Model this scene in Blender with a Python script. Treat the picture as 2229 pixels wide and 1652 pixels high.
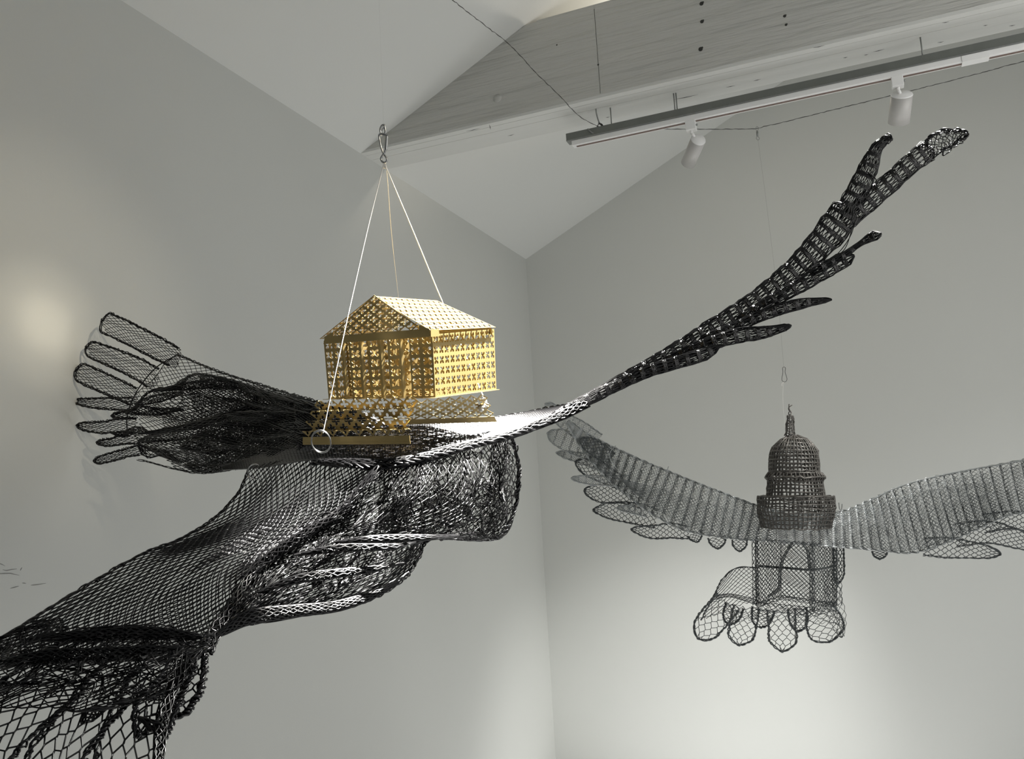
import bpy, math, random
import numpy as np
from mathutils import Matrix, Vector
random.seed(7); rng = np.random.default_rng(7)
for o in list(bpy.data.objects): bpy.data.objects.remove(o)
scene = bpy.context.scene; COL = scene.collection

# ------------------------------------------------------------------ camera
FPX, CX, CY = 1900.0, 1114.5, 826.0
PITCH, ROLL, YAW = 0.140000, -0.056244, -0.384134
CAM = np.array([0.0, 0.0, 1.75])
cp, sp_ = math.cos(PITCH), math.sin(PITCH)
FW = np.array([math.sin(YAW)*cp, math.cos(YAW)*cp, sp_])
_r = np.array([math.cos(YAW), -math.sin(YAW), 0.0]); _u = np.cross(_r, FW)
RT = _r*math.cos(ROLL)+_u*math.sin(ROLL); UP = -_r*math.sin(ROLL)+_u*math.cos(ROLL)
cd = bpy.data.cameras.new('camera'); cam = bpy.data.objects.new('camera', cd); COL.objects.link(cam)
cd.sensor_fit = 'HORIZONTAL'; cd.sensor_width = 36; cd.lens = 36*FPX/2229; cd.clip_start = .05
cam.matrix_world = Matrix(((RT[0], UP[0], -FW[0], CAM[0]), (RT[1], UP[1], -FW[1], CAM[1]), (RT[2], UP[2], -FW[2], CAM[2]), (0, 0, 0, 1)))
scene.camera = cam

def P(px, py, d):
    """point seen at photo pixel (px, py) at depth d (m)"""
    px = np.asarray(px, float)[..., None]; py = np.asarray(py, float)[..., None]; d = np.asarray(d, float)[..., None]
    return CAM + d*(FW + RT*(px-CX)/FPX - UP*(py-CY)/FPX)
def hit(px, py, ax, val):
    d = FW + RT*(px-CX)/FPX - UP*(py-CY)/FPX
    return CAM + d*((val-CAM[ax])/d[ax])

# ------------------------------------------------------------------ world, lights, exposure
w = bpy.data.worlds.new('world'); scene.world = w; w.use_nodes = True
bg = w.node_tree.nodes['Background']; bg.inputs[0].default_value = (.90, .97, 1.0, 1); bg.inputs[1].default_value = .09
vs = scene.view_settings; vs.view_transform = 'Standard'; vs.look = 'None'; vs.exposure = 0.0; vs.gamma = 1; vs.use_curve_mapping = False
def spot(name, loc, target, watts, deg, blend, color=(1, 1, 1), size=.03):
    l = bpy.data.lights.new(name, 'SPOT'); l.energy = watts; l.spot_size = math.radians(deg); l.spot_blend = blend
    l.color = color; l.shadow_soft_size = size
    o = bpy.data.objects.new(name, l); COL.objects.link(o); o.location = loc
    o.rotation_euler = (Vector(target)-Vector(loc)).to_track_quat('-Z', 'Y').to_euler(); return o
def area(name, loc, target, watts, sx, sy, color=(1, 1, 1)):
    l = bpy.data.lights.new(name, 'AREA'); l.energy = watts; l.shape = 'RECTANGLE'; l.size = sx; l.size_y = sy; l.color = color
    o = bpy.data.objects.new(name, l); COL.objects.link(o); o.location = loc
    o.rotation_euler = (Vector(target)-Vector(loc)).to_track_quat('-Z', 'Y').to_euler(); return o
TC = P(880, 800, 1.44)
spot('key_spot', TC+np.array([.88, .08, 1.88]), TC+np.array([.13, .07, .01]), 7800, 16.5, .45, (1, .97, .91), .02)
for nm, dg, wt in (('wall_spot', 3.4, 120), ('wall_spot_mid', 7.0, 95), ('wall_spot_field', 21, 60)):
    spot(nm, (1.0, .35, 3.0), hit(98, 705, 0, -1.881), wt, dg, 1.0, (1, .88, .68), .03)
spot('corner_spot', (.8, 2.8, 3.1), (-1.36, 5.0, .05), 350, 38, 1.0, (1, .99, .96), .08)
spot('right_wall_spot', (1.9, 2.9, 3.1), (.45, 5.0, 0), 55, 62, 1.0, (.97, .99, 1), .08)
spot('wing_spot', P(1700, 600, 1.74)+np.array([.7, .9, 1.7]), P(1680, 600, 1.74), 1300, 26, .8, (1, .98, .94), .02)
spot('loft_spot', (-.3, 3.75, 3.75), (-.75, 3.5, 4.0), 45, 120, 1.0, (1, .9, .75), .05)
area('right_fill', (2.3, .6, 1.9), (-1.6, 4.2, 1.9), 15, 3.0, 2.6, (.95, .98, 1))  # added fill from the right, out of view; no window is there
area('floor_bounce_fill', (.9, 2.6, .06), (.9, 2.6, 3), 36, 4.4, 4.6, (1, .995, .97))  # added unseen uplight standing in for light off the floor
area('corner_floor_fill', (-.7, 4.15, .08), (-.7, 4.15, 3), 11, 2.0, 1.3, (1, .995, .975))  # added fill below the view, brightens ceiling corner and beam underside
area('back_wall_fill', (1.7, 2.6, 2.6), (-.9, 5.0, 2.3), 18, 1.6, 1.6, (1, .98, .94))  # added fill for the back wall, not a real ceiling lamp

# ------------------------------------------------------------------ materials
def mat(name, base, rough=.5, metal=0.0, spec=.5, noise=None, bump=None, coat=0.0):
    m = bpy.data.materials.new(name); m.use_nodes = True; nt = m.node_tree; b = nt.nodes['Principled BSDF']
    b.inputs['Base Color'].default_value = (*base, 1); b.inputs['Roughness'].default_value = rough
    b.inputs['Metallic'].default_value = metal; b.inputs['Specular IOR Level'].default_value = spec
    b.inputs['Coat Weight'].default_value = coat
    tc = nt.nodes.new('ShaderNodeTexCoord')
    if noise:
        sc, lo, hi, stretch = noise
        mp = nt.nodes.new('ShaderNodeMapping'); mp.inputs['Scale'].default_value = stretch
        n = nt.nodes.new('ShaderNodeTexNoise'); n.inputs['Scale'].default_value = sc; n.inputs['Detail'].default_value = 5
        r = nt.nodes.new('ShaderNodeMapRange'); r.inputs['To Min'].default_value = lo; r.inputs['To Max'].default_value = hi
        mx = nt.nodes.new('ShaderNodeMix'); mx.data_type = 'RGBA'; mx.blend_type = 'MULTIPLY'; mx.inputs['Factor'].default_value = 1
        mx.inputs['A'].default_value = (*base, 1)
        nt.links.new(tc.outputs['Object'], mp.inputs[0]); nt.links.new(mp.outputs[0], n.inputs['Vector'])
        nt.links.new(n.outputs['Fac'], r.inputs['Value']); nt.links.new(r.outputs[0], mx.inputs['B']); nt.links.new(mx.outputs['Result'], b.inputs['Base Color'])
    if bump:
        sc, st, dist, stretch = bump
        mp = nt.nodes.new('ShaderNodeMapping'); mp.inputs['Scale'].default_value = stretch
        n = nt.nodes.new('ShaderNodeTexNoise'); n.inputs['Scale'].default_value = sc; n.inputs['Detail'].default_value = 4
        bp = nt.nodes.new('ShaderNodeBump'); bp.inputs['Strength'].default_value = st; bp.inputs['Distance'].default_value = dist
        nt.links.new(tc.outputs['Object'], mp.inputs[0]); nt.links.new(mp.outputs[0], n.inputs['Vector'])
        nt.links.new(n.outputs['Fac'], bp.inputs['Height']); nt.links.new(bp.outputs[0], b.inputs['Normal'])
    return m
M = dict(
    wall=mat('wall_paint', (.60, .61, .585), .75, noise=(1.5, .97, 1.03, (1, 1, 1)), bump=(240, .12, .002, (1, 1, 1)), spec=.25),
    ceil=mat('ceiling_paint', (.66, .67, .65), .8, bump=(120, .1, .002, (1, 1, 1)), spec=.2),
    floor=mat('floor_concrete', (.22, .215, .21), .5, noise=(3, .85, 1.1, (1, 1, 1))),
    beam=mat('beam_paint', (.52, .52, .49), .55, noise=(6, .94, 1.05, (.3, 3, 3)), bump=(8, 1.0, .02, (.30, 3.5, 3.5))),
    beamb=mat('beam_board_paint', (.66, .665, .64), .6, noise=(6, .95, 1.04, (.3, 3, 3)), bump=(12, .3, .006, (.35, 4, 4))),
    scuff=mat('grey_scuff', (.30, .30, .29), .8, noise=(40, .8, 1.1, (1, 1, 1))),
    crack=mat('dark_crack', (.045, .045, .04), .9, noise=(30, .5, 1.2, (1, 1, 1))),
    black=mat('black_enamel_net', (.005, .0049, .0053), .25, spec=.42, noise=(60, .6, 1.4, (1, 1, 1))),
    silver=mat('grey_crimped_mesh', (.44, .46, .46), .38, metal=.6, noise=(50, .75, 1.25, (1, 1, 1))),
    pleat_shade=mat('pleat_shade_mesh', (.17, .185, .185), .36, metal=.5, noise=(50, .75, 1.25, (1, 1, 1))),  # darker copy of the wing mesh: pleat shading put into the colour
    dark=mat('dark_grey_wire_net', (.10, .11, .112), .34, metal=.5, noise=(50, .75, 1.25, (1, 1, 1))),
    dome=mat('grey_brown_wire', (.115, .108, .098), .36, metal=.55, noise=(50, .75, 1.25, (1, 1, 1))),
    brass=mat('brass_sheet', (.36, .268, .112), .38, metal=.85, noise=(35, .85, 1.1, (1, 1, 1))),
    steel=mat('steel', (.55, .55, .54), .25, metal=1.0, noise=(80, .85, 1.1, (1, 1, 1))),
    galv=mat('galvanised_steel', (.30, .31, .30), .45, metal=.7, noise=(60, .8, 1.15, (1, 1, 1))),
    zinc=mat('zinc_plated_channel', (.17, .18, .165), .4, metal=.3, noise=(20, .85, 1.15, (1, 1, 1))),
    cable=mat('wire_rope', (.07, .07, .065), .5, metal=.5, noise=(300, .6, 1.3, (1, 1, 1))),
    cord=mat('white_cord', (.82, .80, .76), .6, noise=(300, .9, 1.05, (1, 1, 1))),
    nylon=mat('clear_nylon', (.26, .26, .25), .4, noise=(200, .9, 1.05, (1, 1, 1))),
    white=mat('white_enamel', (.82, .82, .81), .35, noise=(20, .97, 1.02, (1, 1, 1))),
    lampgrey=mat('lamp_body_enamel', (.50, .49, .475), .35, noise=(20, .96, 1.03, (1, 1, 1))),
    slot=mat('track_slot_copper', (.16, .11, .09), .5, noise=(40, .8, 1.2, (1, 1, 1))),
)

# ------------------------------------------------------------------ mesh tools
class MB:
    def __init__(s): s.v = []; s.q = []; s.n = 0; s.t = []
    def add(s, V, Q=None, T=None):
        V = np.asarray(V, float).reshape(-1, 3)
        if Q is not None and len(Q): s.q.append(np.asarray(Q, int).reshape(-1, 4)+s.n)
        if T is not None and len(T): s.t.append(np.asarray(T, int).reshape(-1, 3)+s.n)
        s.v.append(V); s.n += len(V)
    def build(s, name, m, parent=None, smooth=True, origin=None):
        V = np.concatenate(s.v); Q = np.concatenate(s.q) if s.q else np.zeros((0, 4), int); T = np.concatenate(s.t) if s.t else np.zeros((0, 3), int)
        if parent is not None: org = np.array(parent['_o'])
        elif origin is not None: org = np.array(origin, float)
        else: org = (V.min(0)+V.max(0))/2
        me = bpy.data.meshes.new(name); me.vertices.add(len(V)); me.vertices.foreach_set('co', (V-org).ravel())
        nl = len(Q)*4+len(T)*3; me.loops.add(nl); me.loops.foreach_set('vertex_index', np.concatenate([Q.ravel(), T.ravel()]).astype(np.int32))
        me.polygons.add(len(Q)+len(T))
        st = np.concatenate([np.arange(len(Q))*4, len(Q)*4+np.arange(len(T))*3]).astype(np.int32)
        me.polygons.foreach_set('loop_start', st)
        me.polygons.foreach_set('use_smooth', np.full(len(st), smooth)); me.update(calc_edges=True); me.validate()
        me.materials.append(m); o = bpy.data.objects.new(name, me); COL.objects.link(o)
        if parent is not None: o.parent = parent; o['_o'] = [float(x) for x in org]
        else: o.location = org; o['_o'] = [float(x) for x in org]
        return o
def tag(o, label=None, cat=None, group=None, kind=None):
    if label: o['label'] = label
    if cat: o['category'] = cat
    if group: o['group'] = group
    if kind: o['kind'] = kind
    return o
def thing(name, label, cat, loc, group=None):
    o = bpy.data.objects.new(name, None); COL.objects.link(o); o.location = [float(x) for x in loc]; o['_o'] = [float(x) for x in loc]
    o.empty_display_size = .05
    return tag(o, label, cat, group)

def catmull(pts, t):
    """pts (n,k) control, t in 0..1 -> (len(t),k)"""
    pts = np.asarray(pts, float); n = len(pts)
    if n == 2: return pts[0]*(1-t[:, None])+pts[1]*t[:, None]
    x = np.clip(t, 0, 1)*(n-1); i = np.minimum(x.astype(int), n-2); f = (x-i)[:, None]
    p1 = pts[i]; p2 = pts[i+1]
    p0 = np.where((i > 0)[:, None], pts[np.maximum(i-1, 0)], 2*p1-p2); p3 = np.where((i < n-2)[:, None], pts[np.minimum(i+2, n-1)], 2*p2-p1)
    return .5*((2*p1)+(-p0+p2)*f+(2*p0-5*p1+4*p2-p3)*f*f+(-p0+3*p1-3*p2+p3)*f**3)
def grid(rows, N=24):
    """rows of (px,py,d) control points, all resampled; S(u,v): u across rows 0..1, v along a row"""
    tt = np.linspace(0, 1, N)
    R = np.stack([catmull(np.array([P(*p) for p in r]), tt) for r in rows])     # (nr,N,3)
    nr = len(rows)
    def S(u, v):
        u = np.asarray(u, float); v = np.asarray(v, float); sh = u.shape; u = np.clip(u.ravel(), 0, 1); v = np.clip(v.ravel(), 0, 1)
        x = v*(N-1); j = np.minimum(x.astype(int), N-2); f = (x-j)[:, None]
        def col(jj):
            xi = u*(nr-1); i = np.minimum(xi.astype(int), nr-2); g = (xi-i)[:, None]
            a = R[i, jj]; b = R[i+1, jj]
            z = np.where((i > 0)[:, None], R[np.maximum(i-1, 0), jj], 2*a-b); c = np.where((i < nr-2)[:, None], R[np.minimum(i+2, nr-1), jj], 2*b-a)
            return .5*((2*a)+(-z+b)*g+(2*z-5*a+4*b-c)*g*g+(-z+3*a-3*b+c)*g**3)
        return (col(j)*(1-f)+col(j+1)*f).reshape(sh+(3,))
    return S
def smooth_path(pts, n):
    A = catmull(np.array(pts, float), np.linspace(0, 1, n*6)); L = np.r_[0, np.cumsum(np.linalg.norm(np.diff(A[:, :2], axis=0), axis=1))]
    s = np.linspace(0, L[-1], n); return np.stack([np.interp(s, L, A[:, k]) for k in range(A.shape[1])], 1)
def strip(path, tube=0.0, tilt=0.0, tip=0.0, root=0.0, N=60, wave=0.0):
    """path of (px,py,d,width_px). S(u,v). tube>0: closed flattened cross-section with that depth ratio"""
    A = smooth_path(path, N); T = np.gradient(A[:, :2], axis=0); T /= np.linalg.norm(T, axis=1)[:, None]; Nn = np.stack([-T[:, 1], T[:, 0]], 1)
    U = np.linspace(0, 1, N); W = A[:, 3].copy()
    if tip: W *= np.sqrt(np.clip(1-np.clip((U-(1-tip))/tip, 0, 1)**2, .02, 1))
    if root: W *= np.sqrt(np.clip(1-np.clip((root-U)/root, 0, 1)**2, .02, 1))
    def S(u, v):
        u = np.asarray(u, float); v = np.asarray(v, float); uu = np.clip(u, 0, 1)
        g = lambda a: np.interp(uu, U, a)
        x, y, d, ww, nx, ny = g(A[:, 0]), g(A[:, 1]), g(A[:, 2]), g(W), g(Nn[:, 0]), g(Nn[:, 1])
        if tube:
            a = 2*math.pi*v; off = np.cos(a)*.5; dd = np.sin(a)*.5*tube*ww*d/FPX
        else:
            off = v-.5; dd = tilt*off*ww*d/FPX + wave*np.sin(v*7+u*9)*d/FPX
        return P(x+nx*ww*off, y+ny*ww*off, d+dd)
    return S
def wrinkle(S, amp, fu, fv, uv=0.0, dirv=None, seed=0):
    r = np.random.default_rng(seed); ph = r.uniform(0, 6.28, 8); D = FW if dirv is None else np.asarray(dirv)
    def W(u, v):
        u = np.asarray(u, float); v = np.asarray(v, float)
        uu = u+uv*(np.sin(6.28*fv*v+ph[0])*.6+np.sin(6.28*(fu*u+.7*fv*v)+ph[1])*.5)/max(fu, 1)*.5
        vv = v+uv*(np.sin(6.28*fu*u+ph[2])*.4+np.sin(6.28*fv*v*1.7+2*u+ph[3])*.6)/max(fv, 1)*.5*np.sin(np.pi*np.clip(v, 0, 1))
        h = np.sin(6.28*fu*u+3*v+ph[4])*.5+np.sin(6.28*fv*v+2.5*u+ph[5])*.6+np.sin(6.28*(fu*1.9*u-fv*1.6*v)+ph[6])*.35
        return S(np.clip(uu, 0, 1), np.clip(vv, 0, 1))+(amp*h)[..., None]*D
    return W
def tubes(mb, A, rad, sides=3, closed=False, flat=1.0):
    """A (T,N,3) polylines -> tubes; rad scalar or array broadcastable (T,N)"""
    A = np.asarray(A, float)
    if A.ndim == 2: A = A[None]
    T, N, _ = A.shape
    if closed: t = np.roll(A, -1, 1)-np.roll(A, 1, 1)
    else: t = np.gradient(A, axis=1)
    t /= np.linalg.norm(t, axis=2, keepdims=True)+1e-12
    ref = np.broadcast_to(FW, t.shape); a = np.cross(t, ref); l = np.linalg.norm(a, axis=2, keepdims=True)
    a = np.where(l > .05, a/(l+1e-9), np.cross(t, np.broadcast_to(UP, t.shape))); a /= np.linalg.norm(a, axis=2, keepdims=True)+1e-12
    b = np.cross(t, a)
    rad = np.broadcast_to(np.asarray(rad, float), (T, N))[..., None]
    th = np.arange(sides)*2*math.pi/sides+.4
    V = np.stack([A+rad*(a*math.cos(x)+b*math.sin(x)*flat) for x in th], 2)      # T,N,s,3
    base = (np.arange(T)[:, None, None]*N+np.arange(N if closed else N-1)[None, :, None])*sides
    nxt = (np.arange(T)[:, None, None]*N+((np.arange(N if closed else N-1)+1) % N)[None, :, None])*sides
    k = np.arange(sides)[None, None, :]; k2 = (k+1) % sides
    Q = np.stack([base+k, nxt+k, nxt+k2, base+k2], -1).reshape(-1, 4)
    mb.add(V.reshape(-1, 3), Q)
def net(mb, S, nu, nv, rad, hexa=.0, sides=3, jit=.12, u0=0., u1=1., v0=0., v1=1., closed=False, along='u', zig=.5, shear=0.):
    """knotted netting: nv+1 zig-zag threads running along u (nu steps) that touch their neighbours"""
    k = np.arange(nu+1); 
    if hexa: a = np.repeat(k, 2).astype(float); a[0::2] -= hexa; a[1::2] += hexa; kk = np.repeat(k, 2)
    else: a = k.astype(float); kk = k
    J = np.arange(nv if closed else nv+1)[:, None]
    s = np.where((kk[None]+J) % 2 == 0, 1., -1.)
    B = J+zig*s; Aa = np.broadcast_to(a[None], B.shape)
    B = B+rng.normal(0, jit*.32, B.shape); Aa = Aa+shear*(B-nv/2)+rng.normal(0, jit*.32, B.shape)
    U = u0+(u1-u0)*np.clip(Aa/nu, 0, 1); V = B/nv
    if not closed: V = np.clip(V, 0, 1)
    V = v0+(v1-v0)*V
    pts = S(U, V) if along == 'u' else S(V, U)
    tubes(mb, pts, rad, sides)
def rope(mb, A, rad, strands=3, tw=1.0, freq=20, sides=4, jit=.3, loose=.38):
    A = np.asarray(A, float); N = len(A); t = np.gradient(A, axis=0); t /= np.linalg.norm(t, axis=1)[:, None]+1e-12
    a = np.cross(t, FW); a /= np.linalg.norm(a, axis=1)[:, None]+1e-9; b = np.cross(t, a); s = np.linspace(0, 1, N)
    for k in range(strands):
        sm = lambda q: np.interp(s, np.linspace(0, 1, max(4, N//4)), rng.normal(0, 1, max(4, N//4)))*q
        ph = 2*math.pi*k/strands; r = rad*tw*(1+sm(jit*1.2))
        x = 2*math.pi*freq*loose*s+ph+sm(.5)
        tubes(mb, A+(r*np.cos(x))[:, None]*a+(r*np.sin(x))[:, None]*b, rad, sides)
def px_path(pts, n): return (lambda A: P(A[:, 0], A[:, 1], A[:, 2]))(smooth_path(pts, n))
def edge(mb, S, rad, which='v0v1', n=60, strands=2, tw=1.2, freq=22, e0=0.):
    u = np.linspace(0, 1, n)
    if e0: u = e0+u*(1-e0)
    rad = rad*.85; tw = 1+(tw-1)*.55
    if 'v0' in which: rope(mb, S(u, u*0), rad, strands, tw, freq)
    if 'v1' in which: rope(mb, S(u, u*0+1), rad, strands, tw, freq)
    if 'u1' in which: rope(mb, S(u[::3]*0+1, u[::3]), rad, strands, tw, freq/3)
    if 'u0' in which: rope(mb, S(u[::3]*0, u[::3]), rad, strands, tw, freq/3)
def box(mb, c, h, ax=None):
    ax = np.eye(3) if ax is None else np.asarray(ax, float)
    s = np.array([[x, y, z] for x in (-1, 1) for y in (-1, 1) for z in (-1, 1)], float)*np.asarray(h, float)
    mb.add(np.asarray(c)+s@ax, [(0, 1, 3, 2), (4, 6, 7, 5), (0, 4, 5, 1), (2, 3, 7, 6), (0, 2, 6, 4), (1, 5, 7, 3)])
def boxobj(name, lo, hi, m, parent=None, bev=0.0, **k):
    mb = MB(); lo = np.array(lo, float); hi = np.array(hi, float); box(mb, (lo+hi)/2, (hi-lo)/2)
    o = mb.build(name, m, parent, smooth=False, **k)
    if bev:
        md = o.modifiers.new('bevel', 'BEVEL'); md.width = bev; md.segments = 2
    return o
def cyl(mb, a, b, ra, rb=None, seg=24, caps=True):
    a = np.array(a, float); b = np.array(b, float); rb = ra if rb is None else rb
    t = (b-a)/np.linalg.norm(b-a); x = np.cross(t, [0.3, .1, 1.0] if abs(t[2]) < .9 else [1., 0, 0]); x /= np.linalg.norm(x); y = np.cross(t, x)
    th = np.arange(seg)*2*math.pi/seg; c = np.cos(th)[:, None]*x+np.sin(th)[:, None]*y
    V = np.concatenate([a+ra*c, b+rb*c, [a], [b]]); i = np.arange(seg); j = (i+1) % seg
    mb.add(V, np.stack([i, j, seg+j, seg+i], 1), (np.concatenate([np.stack([j, i, i*0+2*seg], 1), np.stack([seg+i, seg+j, i*0+2*seg+1], 1)]) if caps else None))

# ------------------------------------------------------------------ room
X0, YB, ZE, SL = -1.881, 5.0, 3.262, .482
XR = 5.0; RIDGE = 1.9; ZR = ZE+SL*(RIDGE-X0)
def prism(name, poly, n, depth, m):
    """poly (k,3) extruded along n*depth"""
    mb = MB(); A = np.array(poly, float); B = A+np.array(n, float)*depth; k = len(A)
    me = bpy.data.meshes.new(name); V = np.concatenate([A, B])
    F = [list(range(k))[::-1], list(range(k, 2*k))]+[[i, (i+1) % k, k+(i+1) % k, k+i] for i in range(k)]
    me.from_pydata([tuple(v) for v in V], [], F); me.update(); me.materials.append(m)
    o = bpy.data.objects.new(name, me); COL.objects.link(o); o['kind'] = 'structure'; return o
prism('wall_left', [(X0, -3.2, 0), (X0, YB+.15, 0), (X0, YB+.15, ZE), (X0, -3.2, ZE)], (-1, 0, 0), .15, M['wall'])
prism('wall_back', [(X0, YB, 0), (XR, YB, 0), (XR, YB, ZR-SL*(XR-RIDGE)), (RIDGE, YB, ZR), (X0, YB, ZE)], (0, 1, 0), .15, M['wall'])
prism('floor', [(X0-.15, -3.2, 0), (XR, -3.2, 0), (XR, YB+.15, 0), (X0-.15, YB+.15, 0)], (0, 0, -1), .1, M['floor'])
prism('ceiling', [(X0, -3.2, ZE), (X0, YB+.15, ZE), (RIDGE, YB+.15, ZR), (RIDGE, -3.2, ZR)], (-.05, 0, 1), .12, M['ceil'])
prism('ceiling_far', [(RIDGE, -3.2, ZR), (RIDGE, YB+.15, ZR), (XR, YB+.15, ZR-SL*(XR-RIDGE)), (XR, -3.2, ZR-SL*(XR-RIDGE))], (.05, 0, 1), .12, M['ceil']).name = 'ceiling.001'

wl_ = bpy.data.objects['wall_left']; wl_['_o'] = [0., 0., 0.]
for pts in ([(-12, 1226), (0, 1227), (11, 1232)], [(6, 1240), (14, 1242), (24, 1240), (37, 1238)], [(-10, 1250), (0, 1249), (20, 1248), (30, 1250), (42, 1252)], [(44, 1242), (48, 1235)],
            [(48, 1269), (57, 1270)], [(67, 1274), (78, 1273), (100, 1270)], [(22, 1281), (41, 1276)]):
    mb = MB(); A = np.stack([hit(x, y, 0, X0+.0002) for x, y in pts]); A = catmull(A, np.linspace(0, 1, 10)); tubes(mb, A, .0009*np.sin(np.linspace(.15, 3.0, 10))+.0002, 5)
    mb.build('scuff', M['scuff'], wl_)
# tie beam (structure): face boards with a butt joint, bottom boards with open joints, dark core
BY0, BY1, BZ0, BZ1 = 3.074, 3.285, 3.272, 3.638
beam = bpy.data.objects.new('trim_1', None); COL.objects.link(beam); beam.location = (X0, BY0, BZ0); beam['_o'] = [X0, BY0, BZ0]; beam['kind'] = 'structure'
def slopecut(name, x0, x1, y0, y1, z0, z1, m):
    """board whose left end follows the ceiling slope"""
    pts = []
    zc = lambda x: ZE+SL*(x-X0)-.002
    if zc(x0) < z1:
        xs = X0+(z1-ZE)/SL+.004; poly = [(x0, z0), (x1, z0), (x1, z1), (xs, z1), (x0, max(z0+.001, zc(x0)))]
    else: poly = [(x0, z0), (x1, z0), (x1, z1), (x0, z1)]
    A = [(x, y0, z) for x, z in poly]; B = [(x, y1, z) for x, z in poly]; k = len(A)
    me = bpy.data.meshes.new(name); org = Vector(beam['_o'])
    me.from_pydata([Vector(v)-org for v in A+B], [], [list(range(k)), list(range(k, 2*k))[::-1]]+[[i, k+i, k+(i+1) % k, (i+1) % k] for i in range(k)])
    me.update(); me.materials.append(m); o = bpy.data.objects.new(name, me); COL.objects.link(o); o.parent = beam
    md = o.modifiers.new('bevel', 'BEVEL'); md.width = .0012; md.segments = 1; return o
slopecut('core', X0+.004, 3.6, BY0+.010, BY1-.010, BZ0+.006, BZ1-.010, M['crack'])
slopecut('face_board', X0+.002, -.8135, BY0, BY0+.013, BZ0+.001, BZ1, M['beam'])
slopecut('face_board', -.8118, 3.6, BY0, BY0+.013, BZ0+.001, BZ1, M['beam'])
slopecut('face_board', X0+.002, 3.6, BY1-.013, BY1, BZ0+.001, BZ1, M['beam'])
ys = [BY0+.0135, BY0+.040, BY0+.094, BY1-.0135]
ys = [BY0, BY0+.034, BY0+.086, BY1]
for a, b in zip(ys[:-1], ys[1:]):
    boxobj('bottom_board', (X0+.002, a+.0009, BZ0-.010), (3.6, b-.0009, BZ0+.006), M['beamb'], beam)
boxobj('top_board', (-1.05, BY0+.001, BZ1-.012), (3.6, BY1-.001, BZ1+.006), M['beam'], beam)
# splinters, short checks, nail heads, bolt holes and a plug on the beam
def on_face(px, py): return hit(px, py, 1, BY0)
mb = MB(); c = on_face(1083, 214); cyl(mb, c+np.array([0, .004, 0]), c-np.array([0, .0022, 0]), .0185, .0175, 28); mb.build('plug', M['beam'], beam)
for px, py, r in ((1527, 8, .0085), (1528, 47, .0075), (1525, 107, .009), (1212, 98, .003), (1302, 141, .0035), (1708, 35, .006), (1711, 54, .005)):
    c = on_face(px, py); mb = MB(); cyl(mb, c+np.array([0, .004, 0]), c-np.array([0, .0012, 0]), r, r*.9, 9)
    cyl(mb, c+np.array([r*.7, .004, r*.5]), c+np.array([r*.7, -.0010, r*.5]), r*.5, r*.4, 7); mb.build('bolt_hole', M['crack'], beam, smooth=False)
for x0_, y0_, x1_, y1_ in ((940, 289, 960, 286), (1015, 286, 1045, 279), (1105, 296, 1120, 292), (1065, 271, 1068, 282), (1318, 256, 1328, 254), (1465, 217, 1520, 206), (1640, 176, 1656, 172),
                           (1770, 84+20, 1795, 78+21), (1900, 113, 1925, 107), (1835, 126, 1845, 124), (1880, 120, 1890, 118), (2040, 93, 2055, 90), (2196, 57, 2210, 54), (1580, 190, 1600, 186), (1228, 300, 1252, 293), (2140, 56, 2150, 54), (2050, 50, 2066, 47)):
    a = hit(x0_, y0_, 2, BZ0-.010); b = hit(x1_, y1_, 2, BZ0-.010)
    if not (BY0 < a[1] < BY1 and BY0 < b[1] < BY1): continue
    mb = MB(); tubes(mb, np.stack([a, (a+b)/2+[0, .001, 0], b]), [.0002, .0016, .0002], 5); mb.build('check', M['crack'], beam)

# ------------------------------------------------------------------ lighting track
YT = 3.16
h0 = hit(1232, 297, 1, YT)
ztop = hit(1232, 291, 1, YT)[2]; XT = h0[0]
track = thing('lighting_track', 'white lighting track under a grey steel channel below the painted beam', 'lighting track', (XT, YT, ztop))
XE = 3.2
z1 = ztop; z0 = ztop-.030
boxobj('channel', (XT, YT, z0), (XE, YT+.042, z1), M['zinc'], track)
boxobj('channel_lip', (XT-.0005, YT-.0015, z0-.0015), (XE, YT+.0435, z0+.0015), M['galv'], track)
mb = MB(); cyl(mb, (XT-.0015, YT+.021, z0+.014), (XT+.006, YT+.021, z0+.014), .008, seg=14); mb.build('channel_end_hole', M['crack'], track)
boxobj('rail', (XT+.02, YT+.004, z0-.022), (XE, YT+.038, z0-.0015), M['white'], track, bev=.0015)
boxobj('rail_slot', (XT+.035, YT+.017, z0-.0235), (XE, YT+.028, z0-.0215), M['slot'], track)
boxobj('rail_joiner', (hit(2095, 135, 1, YT)[0], YT+.002, z0-.0245), (hit(2155, 122, 1, YT)[0], YT+.040, z0-.003), M['white'], track)
for px, py in ((1331, 268), (1469, 236), (1474, 236), (2007, 110)):
    c = hit(px, py, 1, YT+.02); mb = MB(); cyl(mb, (c[0], YT+.02, z1-.004), (c[0], YT+.02, BZ0-.0105), .0024, seg=8); mb.build('threaded_rod', M['galv'], track)

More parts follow.
